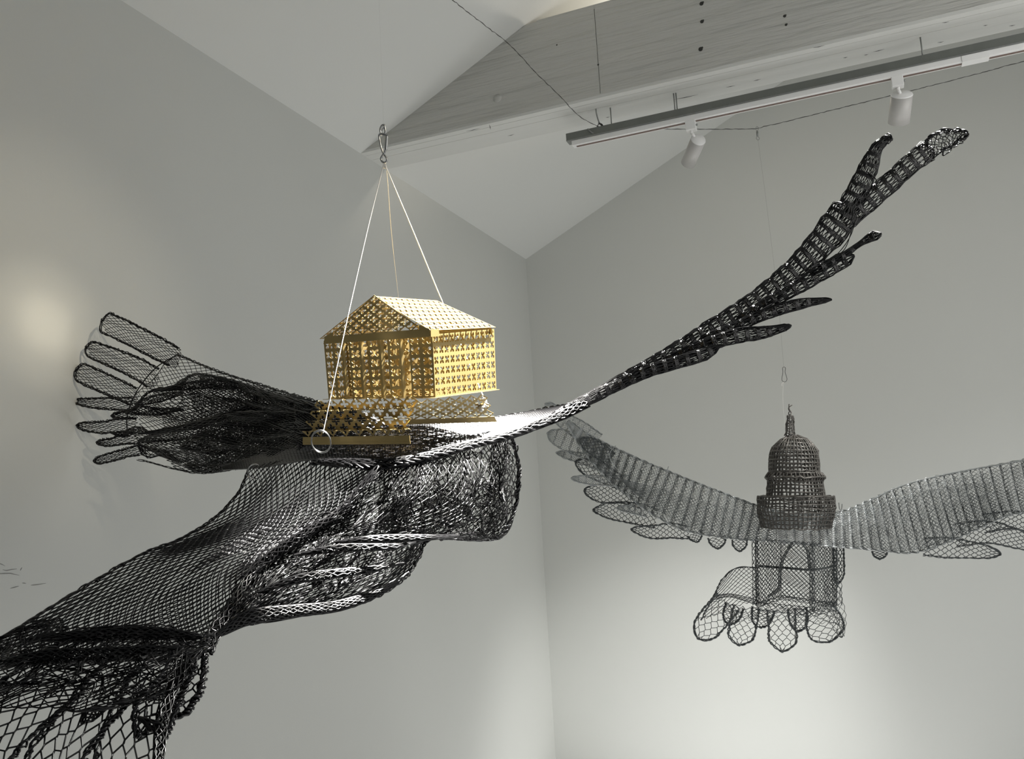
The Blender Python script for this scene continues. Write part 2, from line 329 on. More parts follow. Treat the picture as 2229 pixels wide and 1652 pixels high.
def track_lamp(label, px, py, cpx, cpy, comp, L, R):
    c = hit(px, py, 1, YT+.02); c[1] = YT+.021; c[2] = z0-.022
    t = thing('track_lamp', label, 'spotlight', c, 'white spotlights on the track')
    boxobj('adapter', (c[0]-.019, c[1]-.017, c[2]-.036), (c[0]+.019, c[1]+.017, c[2]+.001), M['white'], t, bev=.002)
    mb = MB(); cyl(mb, (c[0]+.019, c[1]-.004, c[2]-.018), (c[0]+.025, c[1]-.004, c[2]-.018), .004, seg=10); mb.build('latch', M['galv'], t)
    dep = float((c-CAM)@FW); j = P(cpx, cpy, dep); n = (j-CAM)/np.linalg.norm(j-CAM)
    r_ = RT-(RT@n)*n; r_ /= np.linalg.norm(r_); u_ = np.cross(r_, n)
    d = comp[0]*n+comp[1]*r_+comp[2]*u_; d /= np.linalg.norm(d)
    mb = MB(); cyl(mb, (c[0], c[1], c[2]-.034), (c[0], c[1], c[2]-.046), .0055, seg=14)
    cyl(mb, (c[0], c[1], c[2]-.044), j+d*.02-u_*0+np.array([0, 0, R*.5]), .0060, seg=14); mb.build('stem', M['white'], t)
    mb = MB(); cyl(mb, j, j+d*L, R, R, 48, True); mb.build('lamp_body', M['lampgrey'], t)
    mb = MB(); cyl(mb, j-d*.003, j+d*.001, R*.96, R*1.012, 48, True); mb.build('end_cap', M['white'], t)
    mb = MB(); cyl(mb, j+d*(L-.001), j+d*(L+.0015), R*.86, R*.86, 32, True); mb.build('lens', M['white'], t)
    return t
track_lamp('white cylinder spotlight tilted away to the lower left, nearer the track end', 1503, 262, 1520, 304, (.66, -.27, -.70), .125, .0285)
track_lamp('white cylinder spotlight hanging upright, with the cable crossing its end cap', 1951, 160, 1963, 206, (.36, .02, -.93), .100, .0360)

# ------------------------------------------------------------------ cable, screw hook, swivel
hk = hit(1297, 237, 2, BZ0-.010); dh = float((hk-CAM)@FW)
mb = MB(); A = px_path([(1297, 236, dh), (1299, 250, dh), (1304, 266, dh), (1311, 276, dh), (1311, 286, dh-.004), (1301, 292, dh-.006), (1288, 288, dh-.006), (1279, 280, dh-.006)], 26)
tubes(mb, A, .0027, 8); o = mb.build('screw_hook', M['galv']); tag(o, 'bent galvanised hook screwed into the underside of the beam', 'hook')
def to_ceiling(a, d):
    """point where the ray a + t*d meets the sloping ceiling"""
    d = np.asarray(d, float); t = (ZE+SL*(a[0]-X0)-a[2])/(d[2]-SL*d[0]); return a+d*t
def cable(name, pts, label, n=90, rad=.0013, m='cable', up=False):
    mb = MB(); A = px_path(pts, n)
    if up:
        d = A[0]-A[6]; d = d/np.linalg.norm(d)*.5+np.array([0, 0, .9]); e = to_ceiling(A[0], d)
        k = int(np.linalg.norm(e-A[0])/np.linalg.norm(A[1]-A[0])); A = np.concatenate([e+(A[0]-e)*np.linspace(0, 1, k, endpoint=False)[:, None], A]); n = len(A)
    else:
        A = np.concatenate([A, A[-1]+(A[-1]-A[-2])*np.arange(1, 60)[:, None]]); n = len(A)
    A = A+rng.normal(0, .0007, A.shape); rope(mb, A, rad*.62, 2, .8, n/3.0, 4, .1); o = mb.build(name, M[m]); return tag(o, label, 'cable')
cable('wire_cable', [(940, -38, dh-1.1), (985, 0, dh-1.0), (1055, 55, dh-.75), (1110, 98, dh-.55), (1165, 157, dh-.35), (1215, 205, dh-.2), (1247, 240, dh-.1), (1275, 262, dh-.03), (1305, 276, dh)],
      'thin dark wire cable running from the beam hook up to the top left', up=True)
cable('wire_cable', [(1306, 276, dh), (1322, 276, dh-.01), (1366, 281, dh-.02), (1440, 281, dh-.03), (1500, 281, dh-.04), (1560, 281, dh-.05), (1640, 280, dh-.07), (1665, 275, dh-.08), (1700, 267, dh-.09), (1830, 235, dh-.15), (1960, 203, dh-.2), (2100, 168, dh-.26), (2240, 130, dh-.33), (2330, 106, dh-.37)],
      'thin dark wire cable running from the beam hook to the right past the lamps', 150)
mb = MB(); A = px_path([(1302, 268, dh-.003), (1310, 270, dh-.008), (1313, 277, dh-.006), (1307, 281, dh), (1300, 277, dh-.003), (1304, 270, dh-.006), (1312, 273, dh-.004)], 24); tubes(mb, A, .0016, 5)
tag(mb.build('cable_knot', M['cable']), 'dark wire knot wrapped where both cables meet on the beam hook', 'knot')
dv = dh-.075
t = thing('swivel', 'small steel swivel hanging from the cable between the two lamps', 'swivel', P(1648, 280, dv))
mb = MB(); A = px_path([(1648, 286, dv), (1645, 280, dv), (1648, 275, dv), (1651, 280, dv), (1648, 286, dv)], 14); tubes(mb, A, .0011, 5); mb.build('eye', M['galv'], t)
mb = MB(); cyl(mb, P(1648, 286, dv), P(1649, 297, dv), .0042, .0036, 12); mb.build('barrel', M['galv'], t)
mb = MB(); A = px_path([(1649, 296, dv), (1646, 301, dv), (1650, 305, dv), (1653, 301, dv), (1649, 296, dv)], 14); tubes(mb, A, .0011, 5); mb.build('eye', M['galv'], t)
# ------------------------------------------------------------------ brass temple
BR = {}
TD = dict(fl=1.522, fr=1.366, br=1.486, bl=1.62)
def hole_cell(cx, cy, hx, hy, kind, n=24):
    th = np.arange(n)*2*math.pi/n
    c, s = np.cos(th), np.sin(th)
    if kind == 'x': r = .13+.34*np.abs(np.sin(2*th))**.9; k = .5/np.maximum(np.abs(c), np.abs(s))
    elif kind == 'd': r = .10+.24*np.abs(np.cos(2*th))**1.1; k = .5/(np.abs(c)+np.abs(s))
    inn = np.stack([cx+hx*2*r*c, cy+hy*2*r*s], 1); out = np.stack([cx+hx*2*k*c, cy+hy*2*k*s], 1)
    return inn, out
def sheet(mb, cells, solids, fmap, th=.0007):
    """cells: (inn,out) lists in st space; solids: quads in st; fmap(s,t,off) -> world"""
    for inn, out in cells:
        n = len(inn); i = np.arange(n); j = (i+1) % n
        V = np.concatenate([fmap(inn[:, 0], inn[:, 1], 0), fmap(out[:, 0], out[:, 1], 0), fmap(inn[:, 0], inn[:, 1], -th), fmap(out[:, 0], out[:, 1], -th)])
        mb.add(V, np.concatenate([np.stack([n+i, n+j, j, i], 1), np.stack([2*n+i, 2*n+j, 3*n+j, 3*n+i], 1), np.stack([i, j, 2*n+j, 2*n+i], 1), np.stack([n+j, n+i, 3*n+i, 3*n+j], 1)]))
    for q in solids:
        q = np.array(q, float); m = len(q)
        V = np.concatenate([fmap(q[:, 0], q[:, 1], 0), fmap(q[:, 0], q[:, 1], -th)])
        if m == 4: mb.add(V, [(0, 1, 2, 3), (7, 6, 5, 4)]+[(i, 4+i, 4+(i+1) % 4, (i+1) % 4) for i in range(4)])
        else: mb.add(V, [(i, 3+i, 3+(i+1) % 3, (i+1) % 3) for i in range(3)], [(0, 1, 2), (5, 4, 3)])
def bil(c00, c10, c11, c01, fold=None):
    """corner points: s to the right, t up"""
    A = [np.array(x, float) for x in (c00, c10, c11, c01)]
    nrm = np.cross(A[1]-A[0], A[3]-A[0]); nrm /= np.linalg.norm(nrm)
    if nrm@FW > 0: nrm = -nrm
    def f(s, t, off):
        s = np.asarray(s, float)[:, None]; t = np.asarray(t, float)[:, None]
        p = (A[0]*(1-s)+A[1]*s)*(1-t)+(A[3]*(1-s)+A[2]*s)*t
        o = off*nrm
        if fold is not None: o = o+fold(s, t)
        return p+o
    f.nrm = nrm; return f
def sq(nc, nr, skip=None, s0=0., s1=1., t0=0., t1=1.):
    out = []
    for i in range(nc):
        for j in range(nr):
            if skip and skip(i, j): continue
            out.append(hole_cell(s0+(i+.5)/nc*(s1-s0), t0+(j+.5)/nr*(t1-t0), .5*(s1-s0)/nc, .5*(t1-t0)/nr, 'x'))
    return out
def dia(nc, nr, keep=None, t0=0., t1=1.):
    """staggered diamond cells; nr half-rows"""
    out = []; hy = (t1-t0)/nr
    for j in range(nr+1):
        for i in range(nc+1):
            s = (i+.5*(j % 2))/nc; t = t0+j*hy
            if s < .3/nc or s > 1-.3/nc or t < t0+.3*hy or t > t1-.3*hy+1e-6: continue
            if keep and not keep(s, t): continue
            out.append(hole_cell(s, t, .5/nc, hy, 'd'))
    return out
FLb, FRb, BRb = P(716, 868, TD['fl']), P(948, 865, TD['fr']), P(1080, 848, TD['br'])
FLt, FRt, BRt = P(705, 742, TD['fl']), P(941, 728, TD['fr']), P(1075, 716, TD['br'])
BLb, BLt = FLb+BRb-FRb, FLt+BRt-FRt
tb = (FLb+FRb+BLb+BRb)/4
temple = thing('brass_temple', 'small temple of perforated brass sheet with gabled roof standing on the black netting', 'sculpture', tb-np.array([0, 0, .07]))
def part(name, cells, solids, f, parent=temple):
    mb = MB(); sheet(mb, cells, solids, f); o = mb.build(name, M['brass'], parent, smooth=False); return o
inw = (BLb-FLb)/np.linalg.norm(BLb-FLb)                       # into the temple
part('side_wall', sq(12, 5, t0=.10), [[(0, 0), (1, 0), (1, .10), (0, .10)]][:0]+[], bil(FRb, BRb, BRt, FRt)) if False else part('side_wall', sq(12, 6), [], bil(FRb, BRb, BRt, FRt))
part('side_wall', sq(12, 6), [], bil(BLb, FLb, FLt, BLt))
part('back_wall', sq(11, 6), [], bil(BRb, BLb, BLt, BRt))
ff = bil(FLb, FRb, FRt, FLt)
cs = 1/11.
edges = [(0, 2, 1), (3, 1, 1), (5, 1, 1), (7, 1, 1), (9, 2, 0)]
for c0, nc, fold in edges:
    s0 = [0, .245, .43, .61, .80][edges.index((c0, nc, fold))]; wd = [.185, .115, .115, .115, .20][edges.index((c0, nc, fold))]
    o = part('front_panel', sq(nc, 6, s0=s0, s1=s0+wd), [], ff)
    if fold:
        a = FLb*(1-s0-wd)+FRb*(s0+wd); b = FLt*(1-s0-wd)+FRt*(s0+wd); g = (FRb-FLb)*.058+inw*.022
        part('column_return', sq(1, 6), [], bil(a, a+g, b+g, b), o)
    if nc == 1:
        a = FLb*(1-s0)+FRb*s0; b = FLt*(1-s0)+FRt*s0; g = inw*.016-(FRb-FLb)*.01
        part('column_return', sq(1, 6), [], bil(a, a+g, b+g, b), o)
# inner porch wall
q = inw*.05; part('inner_wall', sq(9, 6, skip=lambda i, j: i == 7 and j < 5), [], bil(FLb+q, FRb+q, FRt+q, FLt+q))
# floor plate
e = (FRb-FLb)/np.linalg.norm(FRb-FLb)*.004; e2 = inw*.005
part('floor_plate', sq(12, 7), [[(-.01, -.02), (1.01, -.02), (1.01, 0), (-.01, 0)]], bil(FLb-e2-e, FRb-e2+e, BRb+e2+e, BLb+e2-e))
# roof
RF, RB = P(812, 645, 1.435), P(953, 655, 1.565)
ER, EB, EL = P(938, 719, 1.352), P(1079, 712, 1.478), P(696, 738, 1.522)
ELB = EL+(EB-ER)
part('roof_panel', sq(12, 8), [], bil(ER, EB, RB, RF))
part('roof_panel', sq(12, 8), [], bil(ELB, EL, RF, RB))
# gable (front), with plain lintel band
GL, GR, GA = P(704, 749, 1.512), P(938, 733, 1.352), P(814, 651, 1.432)
gdir = GA-(GL+GR)/2
fg = bil(GL, GR, GR+gdir, GL+gdir)
up18 = .19
part('gable', dia(9, 8, keep=lambda s, t: t > up18+.08 and abs(s-.5)*2 < (1.03-t)+.0, t0=.16, t1=1.1), [[(0, 0), (1, 0), (.985, up18), (.015, up18)], [(.015, up18), (.10, up18), (.10, up18+.10)], [(.90, up18), (.985, up18), (.90, up18+.10)]], fg)
sh = inw*.152
part('gable', dia(9, 8, keep=lambda s, t: t > up18+.08 and abs(s-.5)*2 < (.86-t), t0=.16, t1=1.1), [[(0, 0), (1, 0), (.985, up18), (.015, up18)]], bil(GL+sh, GR+sh, GR+gdir+sh, GL+gdir+sh))
part('lintel_return', [], [[(0, 0), (1, 0), (1, 1), (0, 1)]], bil(GR, GR+inw*.02, GR+inw*.018+gdir*.17, GR+gdir*.17))
# stepped base
S00, S10, S11, S01 = P(659, 968, 1.482), P(893, 966, 1.318), P(919, 870, 1.350), P(694, 881, 1.506)
outn = bil(S00, S10, S11, S01).nrm
def stairfold(s, t):
    x = np.mod(t*4.0-.28, 1.0); tri = np.where(x < .76, x/.76, (1-x)/.24)
    return outn*(.014*tri*np.clip(t*6, 0, 1))
stair = part('stair_front', dia(8, 8, t0=.16, t1=1.04), [[(0, 0), (1, 0), (1, .05), (0, .05)], [(0, .05), (1, .05), (.985, .19), (.015, .19)]][:1]+[[(i/8., .05), ((i+1)/8., .05), ((i+.5)/8., .16)] for i in range(8)]+[[(i/8., .04), ((i+1)/8., .04), ((i+.99)/8., .155), ((i+.01)/8., .155)] for i in range(8)], bil(S00, S10, S11, S01, stairfold))
D00, D10, D11, D01 = P(884, 924, 1.40), P(1082, 918, 1.545), P(1059, 857, 1.470), P(893, 872, 1.372)
part('base_side', dia(7, 6, t0=.18, t1=1.0), [[(0, 0), (1, 0), (.99, .20), (0, .20)]], bil(D00, D10, D11, D01))

# ------------------------------------------------------------------ hanging hardware of the temple
DC = 1.44
sh_ = thing('snap_hook', 'polished steel snap hook above the brass temple, holding its three white cords', 'hook', P(836, 310, DC))
mb = MB(); tubes(mb, px_path([(829, 297, DC), (828, 330, DC), (828, 345, DC)], 3)*1, .0001, 3)
mb = MB(); A = px_path([(842, 296, DC), (841, 310, DC), (840, 325, DC), (833, 338, DC), (829, 345, DC), (832, 352, DC), (838, 354, DC), (842, 350, DC), (841, 343, DC), (835, 335, DC), (830, 322, DC), (827, 308, DC), (825, 296, DC)], 40)
tubes(mb, A, .0018, 8); A = px_path([(825, 296, DC), (829, 292, DC), (837, 293, DC), (842, 296, DC)], 10); tubes(mb, A, .0024, 8); mb.build('body', M['steel'], sh_)
mb = MB(); A = px_path([(829, 290, DC), (828, 282, DC), (831, 274, DC), (836, 272, DC), (838, 278, DC), (839, 288, DC), (836, 292, DC), (830, 291, DC)], 24); tubes(mb, A, .0019, 8)
tubes(mb, px_path([(829, 288, DC), (833, 281, DC), (837, 276, DC)], 5), .0012, 6); mb.build('swivel_ring', M['steel'], sh_)
mb = MB(); tubes(mb, px_path([(842, 297, DC), (841, 312, DC), (840, 326, DC)], 6), .0026, 8); mb.build('gate', M['steel'], sh_)
a_ = P(835, 272, DC); mb = MB(); tubes(mb, a_+(to_ceiling(a_, [0, 0, 1])-a_)*np.linspace(0, 1, 12)[:, None], .00005, 4); tag(mb.build('nylon_thread', M['nylon']), 'hair-thin clear thread rising from the snap hook above the temple', 'thread')
def cord(pts, label, rad=.0012):
    mb = MB(); A = px_path(pts, 30); tubes(mb, A, rad, 6); return tag(mb.build('suspension_cord', M['cord']), label, 'cord', 'white cords holding the temple sculpture')
cord([(836, 352, DC), (834, 362, DC), (800, 500, 1.42), (768, 640, 1.41), (735, 790, 1.40), (703, 942, 1.40)], 'taut white cord passing in front of the brass temple to the big ring', .00095)
cord([(838, 352, DC), (841, 365, DC), (900, 505, 1.50), (965, 662, 1.58), (1010, 765, 1.56), (1050, 858, 1.52), (1056, 880, 1.51)], 'white cord slanting down to the right behind the brass roof', .0009)
cord([(837, 353, DC), (842, 372, DC), (852, 505, 1.6), (867, 645, 1.75), (880, 770, 1.8), (888, 905, 1.80)], 'faint white cord running straight down behind the middle of the roof', .0006)
mb = MB(); A = px_path([(834, 353, DC), (839, 358, DC), (834, 363, DC), (841, 367, DC), (836, 360, DC), (838, 355, DC)], 20); tubes(mb, A, .0012, 5); tag(mb.build('cord_knot', M['cord']), 'pale knot at the bottom of the snap hook', 'knot')

# ------------------------------------------------------------------ black net bird
RB_ = .00125
bird = thing('net_bird', 'large black wire-net bird with spread wings carrying the brass temple', 'sculpture', P(800, 990, 1.45))
K = M['black']
def netpart(name, parent, *jobs, m=K, label=None):
    mb = MB()
    for f in jobs: f(mb)
    o = mb.build(name, m, parent)
    if label: o['label'] = label
    return o
# --- left wing
LW = [
    [(385, 771, 2.20), (335, 812, 2.20), (295, 862, 2.20), (278, 912, 2.20), (276, 955, 2.18), (300, 1000, 2.15)],
    [(470, 806, 2.08), (430, 855, 2.08), (405, 905, 2.08), (395, 950, 2.07), (405, 995, 2.05), (420, 1028, 2.03)],
    [(560, 835, 1.94), (540, 875, 1.94), (525, 912, 1.94), (510, 950, 1.92), (500, 990, 1.88), (500, 1022, 1.86)],
    [(635, 858, 1.80), (625, 885, 1.80), (615, 912, 1.80), (600, 940, 1.78), (590, 970, 1.74), (580, 1002, 1.68)],
    [(712, 880, 1.66), (705, 895, 1.66), (700, 915, 1.66), (690, 935, 1.65), (670, 955, 1.62), (655, 978, 1.58)]]
SW = grid(LW)
SW2 = grid([[(x+6, y-3, d+.05) for x, y, d in r] for r in LW])
wl = netpart('left_wing', bird,
    lambda m: net(m, wrinkle(SW, .012, 2, 3, .10, seed=1), 48, 64, .00098, along='u', jit=.14, shear=.22),
    lambda m: net(m, wrinkle(SW2, .02, 2, 3, .12, seed=2), 42, 60, .0010, u0=.16, v0=.20, jit=.15, shear=.2),
    lambda m: net(m, wrinkle(grid([[(x+3, y+2, d+.02) for x, y, d in r] for r in LW]), .015, 2, 3, .12, seed=5), 40, 64, .0011, u0=.42, v0=.02, jit=.2, shear=.3),
    lambda m: edge(m, SW, .0017, 'v0', 110, 3, 1.9, 30), lambda m: edge(m, SW, .0013, 'v1', 90, 3, 2.2, 26),
    lambda m: tubes(m, px_path([(386, 772, 2.17), (340, 800, 2.17), (302, 845, 2.17), (283, 885, 2.17), (276, 915, 2.17), (278, 945, 2.17)], 40), .0016, 5))
wl.name = 'wing'
SW3 = grid([[(392, 845, 2.10), (330, 850, 2.12), (285, 895, 2.12)], [(420, 815, 2.03), (395, 850, 2.04), (385, 915, 2.05)], [(500, 826, 1.95), (485, 870, 1.96), (470, 925, 1.96)], [(570, 850, 1.86), (560, 880, 1.86), (550, 925, 1.86)], [(700, 885, 1.62), (690, 905, 1.62), (670, 945, 1.6)]])
SW4 = grid([[(330, 945, 2.10), (300, 965, 2.12), (320, 990, 2.1)], [(400, 925, 2.0), (395, 965, 2.0), (400, 1015, 2.0)], [(500, 900, 1.9), (495, 955, 1.9), (490, 1020, 1.88)], [(600, 895, 1.78), (590, 940, 1.76), (575, 1000, 1.70)], [(700, 890, 1.62), (690, 925, 1.62), (660, 970, 1.58)]])
netpart('net_layer', wl, lambda m: net(m, wrinkle(SW3, .02, 2, 2, .14, seed=3), 44, 32, .0010, jit=.15, shear=.3),
    lambda m: net(m, wrinkle(grid([[(x+4, y+3, d+.03) for x, y, d in r] for r in [[(392, 845, 2.10), (330, 850, 2.12), (285, 895, 2.12)], [(420, 815, 2.03), (395, 850, 2.04), (385, 915, 2.05)], [(500, 826, 1.95), (485, 870, 1.96), (470, 925, 1.96)], [(570, 850, 1.86), (560, 880, 1.86), (550, 925, 1.86)], [(700, 885, 1.62), (690, 905, 1.62), (670, 945, 1.6)]]]), .01, 2, 2, .14, seed=9), 52, 24, .0011, u0=.3, jit=.2, shear=.3), lambda m: edge(m, SW3, .002, 'u0v0', 60, 3, 1.4, 20))
netpart('net_layer', wl, lambda m: net(m, wrinkle(SW4, .02, 2, 2, .14, seed=4), 44, 40, .0010, jit=.15, shear=.3), lambda m: net(m, wrinkle(lambda u, v: SW4(u, v)+.03*FW+.004*UP, .012, 2, 2, .14, seed=10), 52, 28, .0011, u0=.3, jit=.2, shear=.3), lambda m: edge(m, SW4, .002, 'u0v0', 60, 3, 1.4, 20))
def fold(parent, path, name='fold', nv=9, dens=11, rad=.0012, tube=.5, m=K):
    S = strip(path, tube=tube, tip=.35, root=.35)
    L = np.linalg.norm(np.diff(np.array(path)[:, :2], axis=0), axis=1).sum()
    return netpart(name, parent, lambda mb: net(mb, S, int(L/dens), nv, rad, closed=True, jit=.5), m=m)
fold(wl, [(335, 851, 2.06, 8), (395, 842, 2.04, 15), (450, 836, 2.0, 20), (505, 838, 1.96, 18), (560, 846, 1.9, 12)], nv=14)
fold(wl, [(292, 880, 2.06, 12), (340, 868, 2.06, 18), (400, 855, 2.03, 10)], nv=12)
fold(wl, [(272, 900, 2.10, 10), (300, 893, 2.10, 22), (345, 896, 2.1, 16), (400, 890, 2.08, 6)], nv=14)
fold(wl, [(553, 848, 1.88, 10), (557, 870, 1.88, 18), (540, 890, 1.88, 18), (490, 905, 1.9, 14), (430, 925, 1.95, 14), (350, 938, 2.0, 10), (300, 945, 2.0, 6)], nv=14)
fold(wl, [(240, 930+12, 2.12, 6), (270, 945, 2.12, 14), (300, 935, 2.10, 16), (330, 945, 2.05, 8)], nv=12)
fold(wl, [(390, 975, 1.98, 14), (430, 965, 1.95, 40), (475, 970, 1.92, 40), (520, 965, 1.9, 20)], nv=20)
fold(wl, [(560, 850, 1.84, 8), (600, 868, 1.8, 22), (650, 880, 1.72, 30), (705, 895, 1.66, 24)], nv=16)
fold(wl, [(300, 965, 2.05, 8), (320, 985, 2.05, 24), (350, 985, 2.02, 16), (390, 1005, 1.98, 10)], nv=12)
fold(wl, [(400, 1012, 1.98, 14), (440, 1020, 1.94, 18), (490, 1018, 1.88, 16), (540, 1005, 1.8, 12)], nv=12)
SWR = grid([[(640, 872, 1.72), (640, 925, 1.66), (645, 985, 1.58)], [(700, 884, 1.66), (702, 930, 1.60), (705, 980, 1.54)], [(770, 893, 1.64), (770, 935, 1.58), (775, 978, 1.52)], [(840, 925, 1.64), (842, 950, 1.58), (845, 976, 1.52)], [(915, 945, 1.62), (915, 955, 1.58), (915, 970, 1.52)]])
netpart('net_layer', wl, lambda m: net(m, wrinkle(SWR, .006, 2, 2, .1, seed=19), 44, 40, .0011, jit=.2), lambda m: net(m, wrinkle(lambda u, v: SWR(u, v)+.02*FW, .006, 2, 2, .1, seed=20), 40, 36, .0011, jit=.2), lambda m: net(m, lambda u, v: SWR(u, v)+.035*FW, 50, 30, .0013, jit=.3))
# left feathers
def feather(parent, path, nu, nv, rad, name='feather', tilt=.6, tip=.12, m=K, er=1.5, seed=0, hexa=0., root=0., jit=.22, wr=.004, tube=0, layers=1, efreq=16, shear=0.):
    S = strip(path, tilt=tilt, tip=tip, root=root, tube=tube)
    def f(mb):
        if tube: net(mb, S, nu, nv, rad, closed=True, jit=jit, hexa=hexa)
        else:
            net(mb, wrinkle(S, wr, 1.5, 1.2, .1, seed=seed), nu, nv, rad, jit=jit, hexa=hexa, shear=shear)
            if er: edge(mb, S, rad*er, 'v0v1', 60, 3, 2.2, efreq, .08)
            if er: edge(mb, S, rad*er, 'u1', 50, 3, 2.2, 8)
    return netpart(name, parent, f, m=m)
feather(wl, [(392, 784, 2.20, 42), (340, 756, 2.22, 46), (280, 725, 2.24, 46), (222, 698, 2.26, 46)], 26, 15, .00095, shear=.2, er=1.7, jit=.14, tip=.06)
feather(wl, [(345, 830, 2.20, 46), (300, 802, 2.22, 44), (245, 778, 2.24, 40), (188, 756, 2.26, 34)], 21, 14, .00095, seed=2, shear=.2, er=1.7, jit=.14, tip=.07)
feather(wl, [(300, 868, 2.20, 38), (260, 848, 2.22, 40), (215, 828, 2.24, 42), (166, 806, 2.26, 40)], 18, 13, .00095, seed=3, shear=.2, er=1.7, jit=.14, tip=.08)
feather(wl, [(300, 880, 2.20, 28), (250, 878, 2.22, 26), (200, 877, 2.24, 20), (158, 872, 2.26, 10)], 17, 10, .00095, seed=4, shear=.2, er=1.6)
feather(wl, [(300, 924, 2.18, 28), (260, 926, 2.20, 28), (215, 930, 2.22, 24), (168, 926, 2.24, 14)], 17, 10, .00095, seed=5, shear=.2, er=1.6)
feather(wl, [(300, 952, 2.14, 26), (270, 956, 2.15, 20), (240, 962, 2.16, 16), (211, 963, 2.18, 10)], 12, 9, .00095, seed=6)
feather(wl, [(310, 978, 2.14, 24), (275, 985, 2.16, 18), (240, 995, 2.18, 18), (205, 1004, 2.20, 14)], 14, 9, .00095, seed=7)
feather(wl, [(300, 900, 2.12, 22), (275, 902, 2.12, 16), (244, 905, 2.12, 8)], 8, 6, .0011, seed=8)

# --- saddle: netting across the bird's back, under the temple
SAD = [[(483, 1016, 1.84), (484, 1019, 1.82), (486, 1023, 1.80)],
       [(560, 992, 1.74), (562, 1002, 1.68), (566, 1018, 1.60)],
       [(655, 962, 1.66), (660, 978, 1.56), (668, 1002, 1.44)],
       [(760, 945, 1.62), (760, 972, 1.50), (765, 1003, 1.36)],
       [(850, 930, 1.62), (850, 965, 1.48), (850, 998, 1.36)],
       [(930, 918, 1.64), (930, 945, 1.50), (935, 980, 1.38)],
       [(1010, 915, 1.66), (1015, 940, 1.55), (1020, 962, 1.44)],
       [(1085, 908, 1.70), (1095, 925, 1.60), (1105, 945, 1.50)],
       [(1150, 896, 1.72), (1160, 908, 1.64), (1170, 920, 1.56)],
       [(1215, 884, 1.72), (1222, 888, 1.66), (1232, 897, 1.60)],
       [(1262, 876, 1.68), (1266, 878, 1.65), (1270, 881, 1.62)]]
SS = grid(SAD)
netpart('back_netting', bird, lambda m: net(m, SS, 150, 40, .00150, jit=.10, sides=4), lambda m: edge(m, SS, .0018, 'v0', 120, 2, 1.2, 60))
netpart('front_hem', bird,
    lambda m: net(m, strip([(700, 1006, 1.40, 12), (770, 1008, 1.36, 18), (830, 1010, 1.35, 20), (880, 1005, 1.35, 22), (950, 990, 1.38, 20), (1020, 970, 1.43, 16), (1105, 949, 1.49, 16), (1170, 925, 1.55, 18), (1225, 903, 1.59, 20), (1280, 875, 1.62, 22)], tube=.6), 60, 14, .0014, closed=True, jit=.6),
    lambda m: rope(m, px_path([(680, 1006, 1.43), (760, 1012, 1.36), (830, 1015, 1.345), (900, 1002, 1.35), (970, 986, 1.39), (1040, 968, 1.44), (1110, 949, 1.49), (1175, 925, 1.55), (1240, 896, 1.60), (1280, 878, 1.62)], 150), .0022, 3, 1.4, 30))

# --- body, front panel (between left edge and the seam)
B1 = [[(545, 1012, 1.62), (640, 1000, 1.50), (740, 1000, 1.40), (828, 1012, 1.36)],
      [(520, 1070, 1.56), (610, 1060, 1.47), (700, 1060, 1.38), (785, 1062, 1.335)],
      [(470, 1125, 1.48), (560, 1122, 1.42), (640, 1120, 1.35), (728, 1120, 1.31)],
      [(395, 1172, 1.41), (480, 1175, 1.37), (560, 1178, 1.32), (645, 1175, 1.28)],
      [(305, 1208, 1.34), (395, 1220, 1.31), (480, 1230, 1.27), (560, 1235, 1.25)],
      [(210, 1262, 1.26), (310, 1275, 1.24), (410, 1290, 1.21), (515, 1300, 1.20)],
      [(105, 1325, 1.17), (220, 1335, 1.16), (340, 1350, 1.15), (475, 1365, 1.15)],
      [(0, 1392, 1.09), (130, 1395, 1.09), (280, 1395, 1.09), (450, 1400, 1.11)],
      [(-110, 1460, 1.0), (60, 1460, 1.02), (230, 1440, 1.04), (445, 1425, 1.08)]]
SB1 = grid(B1); SB1b = grid([[(x+9, y+3, d+.022) for x, y, d in r] for r in B1])
body = netpart('body', bird,
    lambda m: net(m, wrinkle(SB1, .008, 2, 1.5, .06, seed=11), 44, 56, .00098, along='v', hexa=.14, jit=.12),
    lambda m: net(m, wrinkle(SB1b, .008, 2, 1.5, .06, seed=11), 44, 56, .00098, along='v', hexa=.14, jit=.14),
    lambda m: edge(m, SB1, .0016, 'v0', 140, 3, 1.4, 40))
netpart('seam', body, lambda m: rope(m, SB1(np.linspace(0, 1, 120), np.ones(120)), .0017, 4, 2.0, 36, jit=.8), lambda m: net(m, strip([(826, 1010, 1.35, 14), (785, 1062, 1.33, 12), (728, 1120, 1.30, 12), (645, 1175, 1.27, 22), (560, 1235, 1.24, 18), (515, 1300, 1.19, 18), (475, 1362, 1.14, 28), (447, 1420, 1.08, 34)], tube=.6), 60, 10, .0014, closed=True, jit=.7))
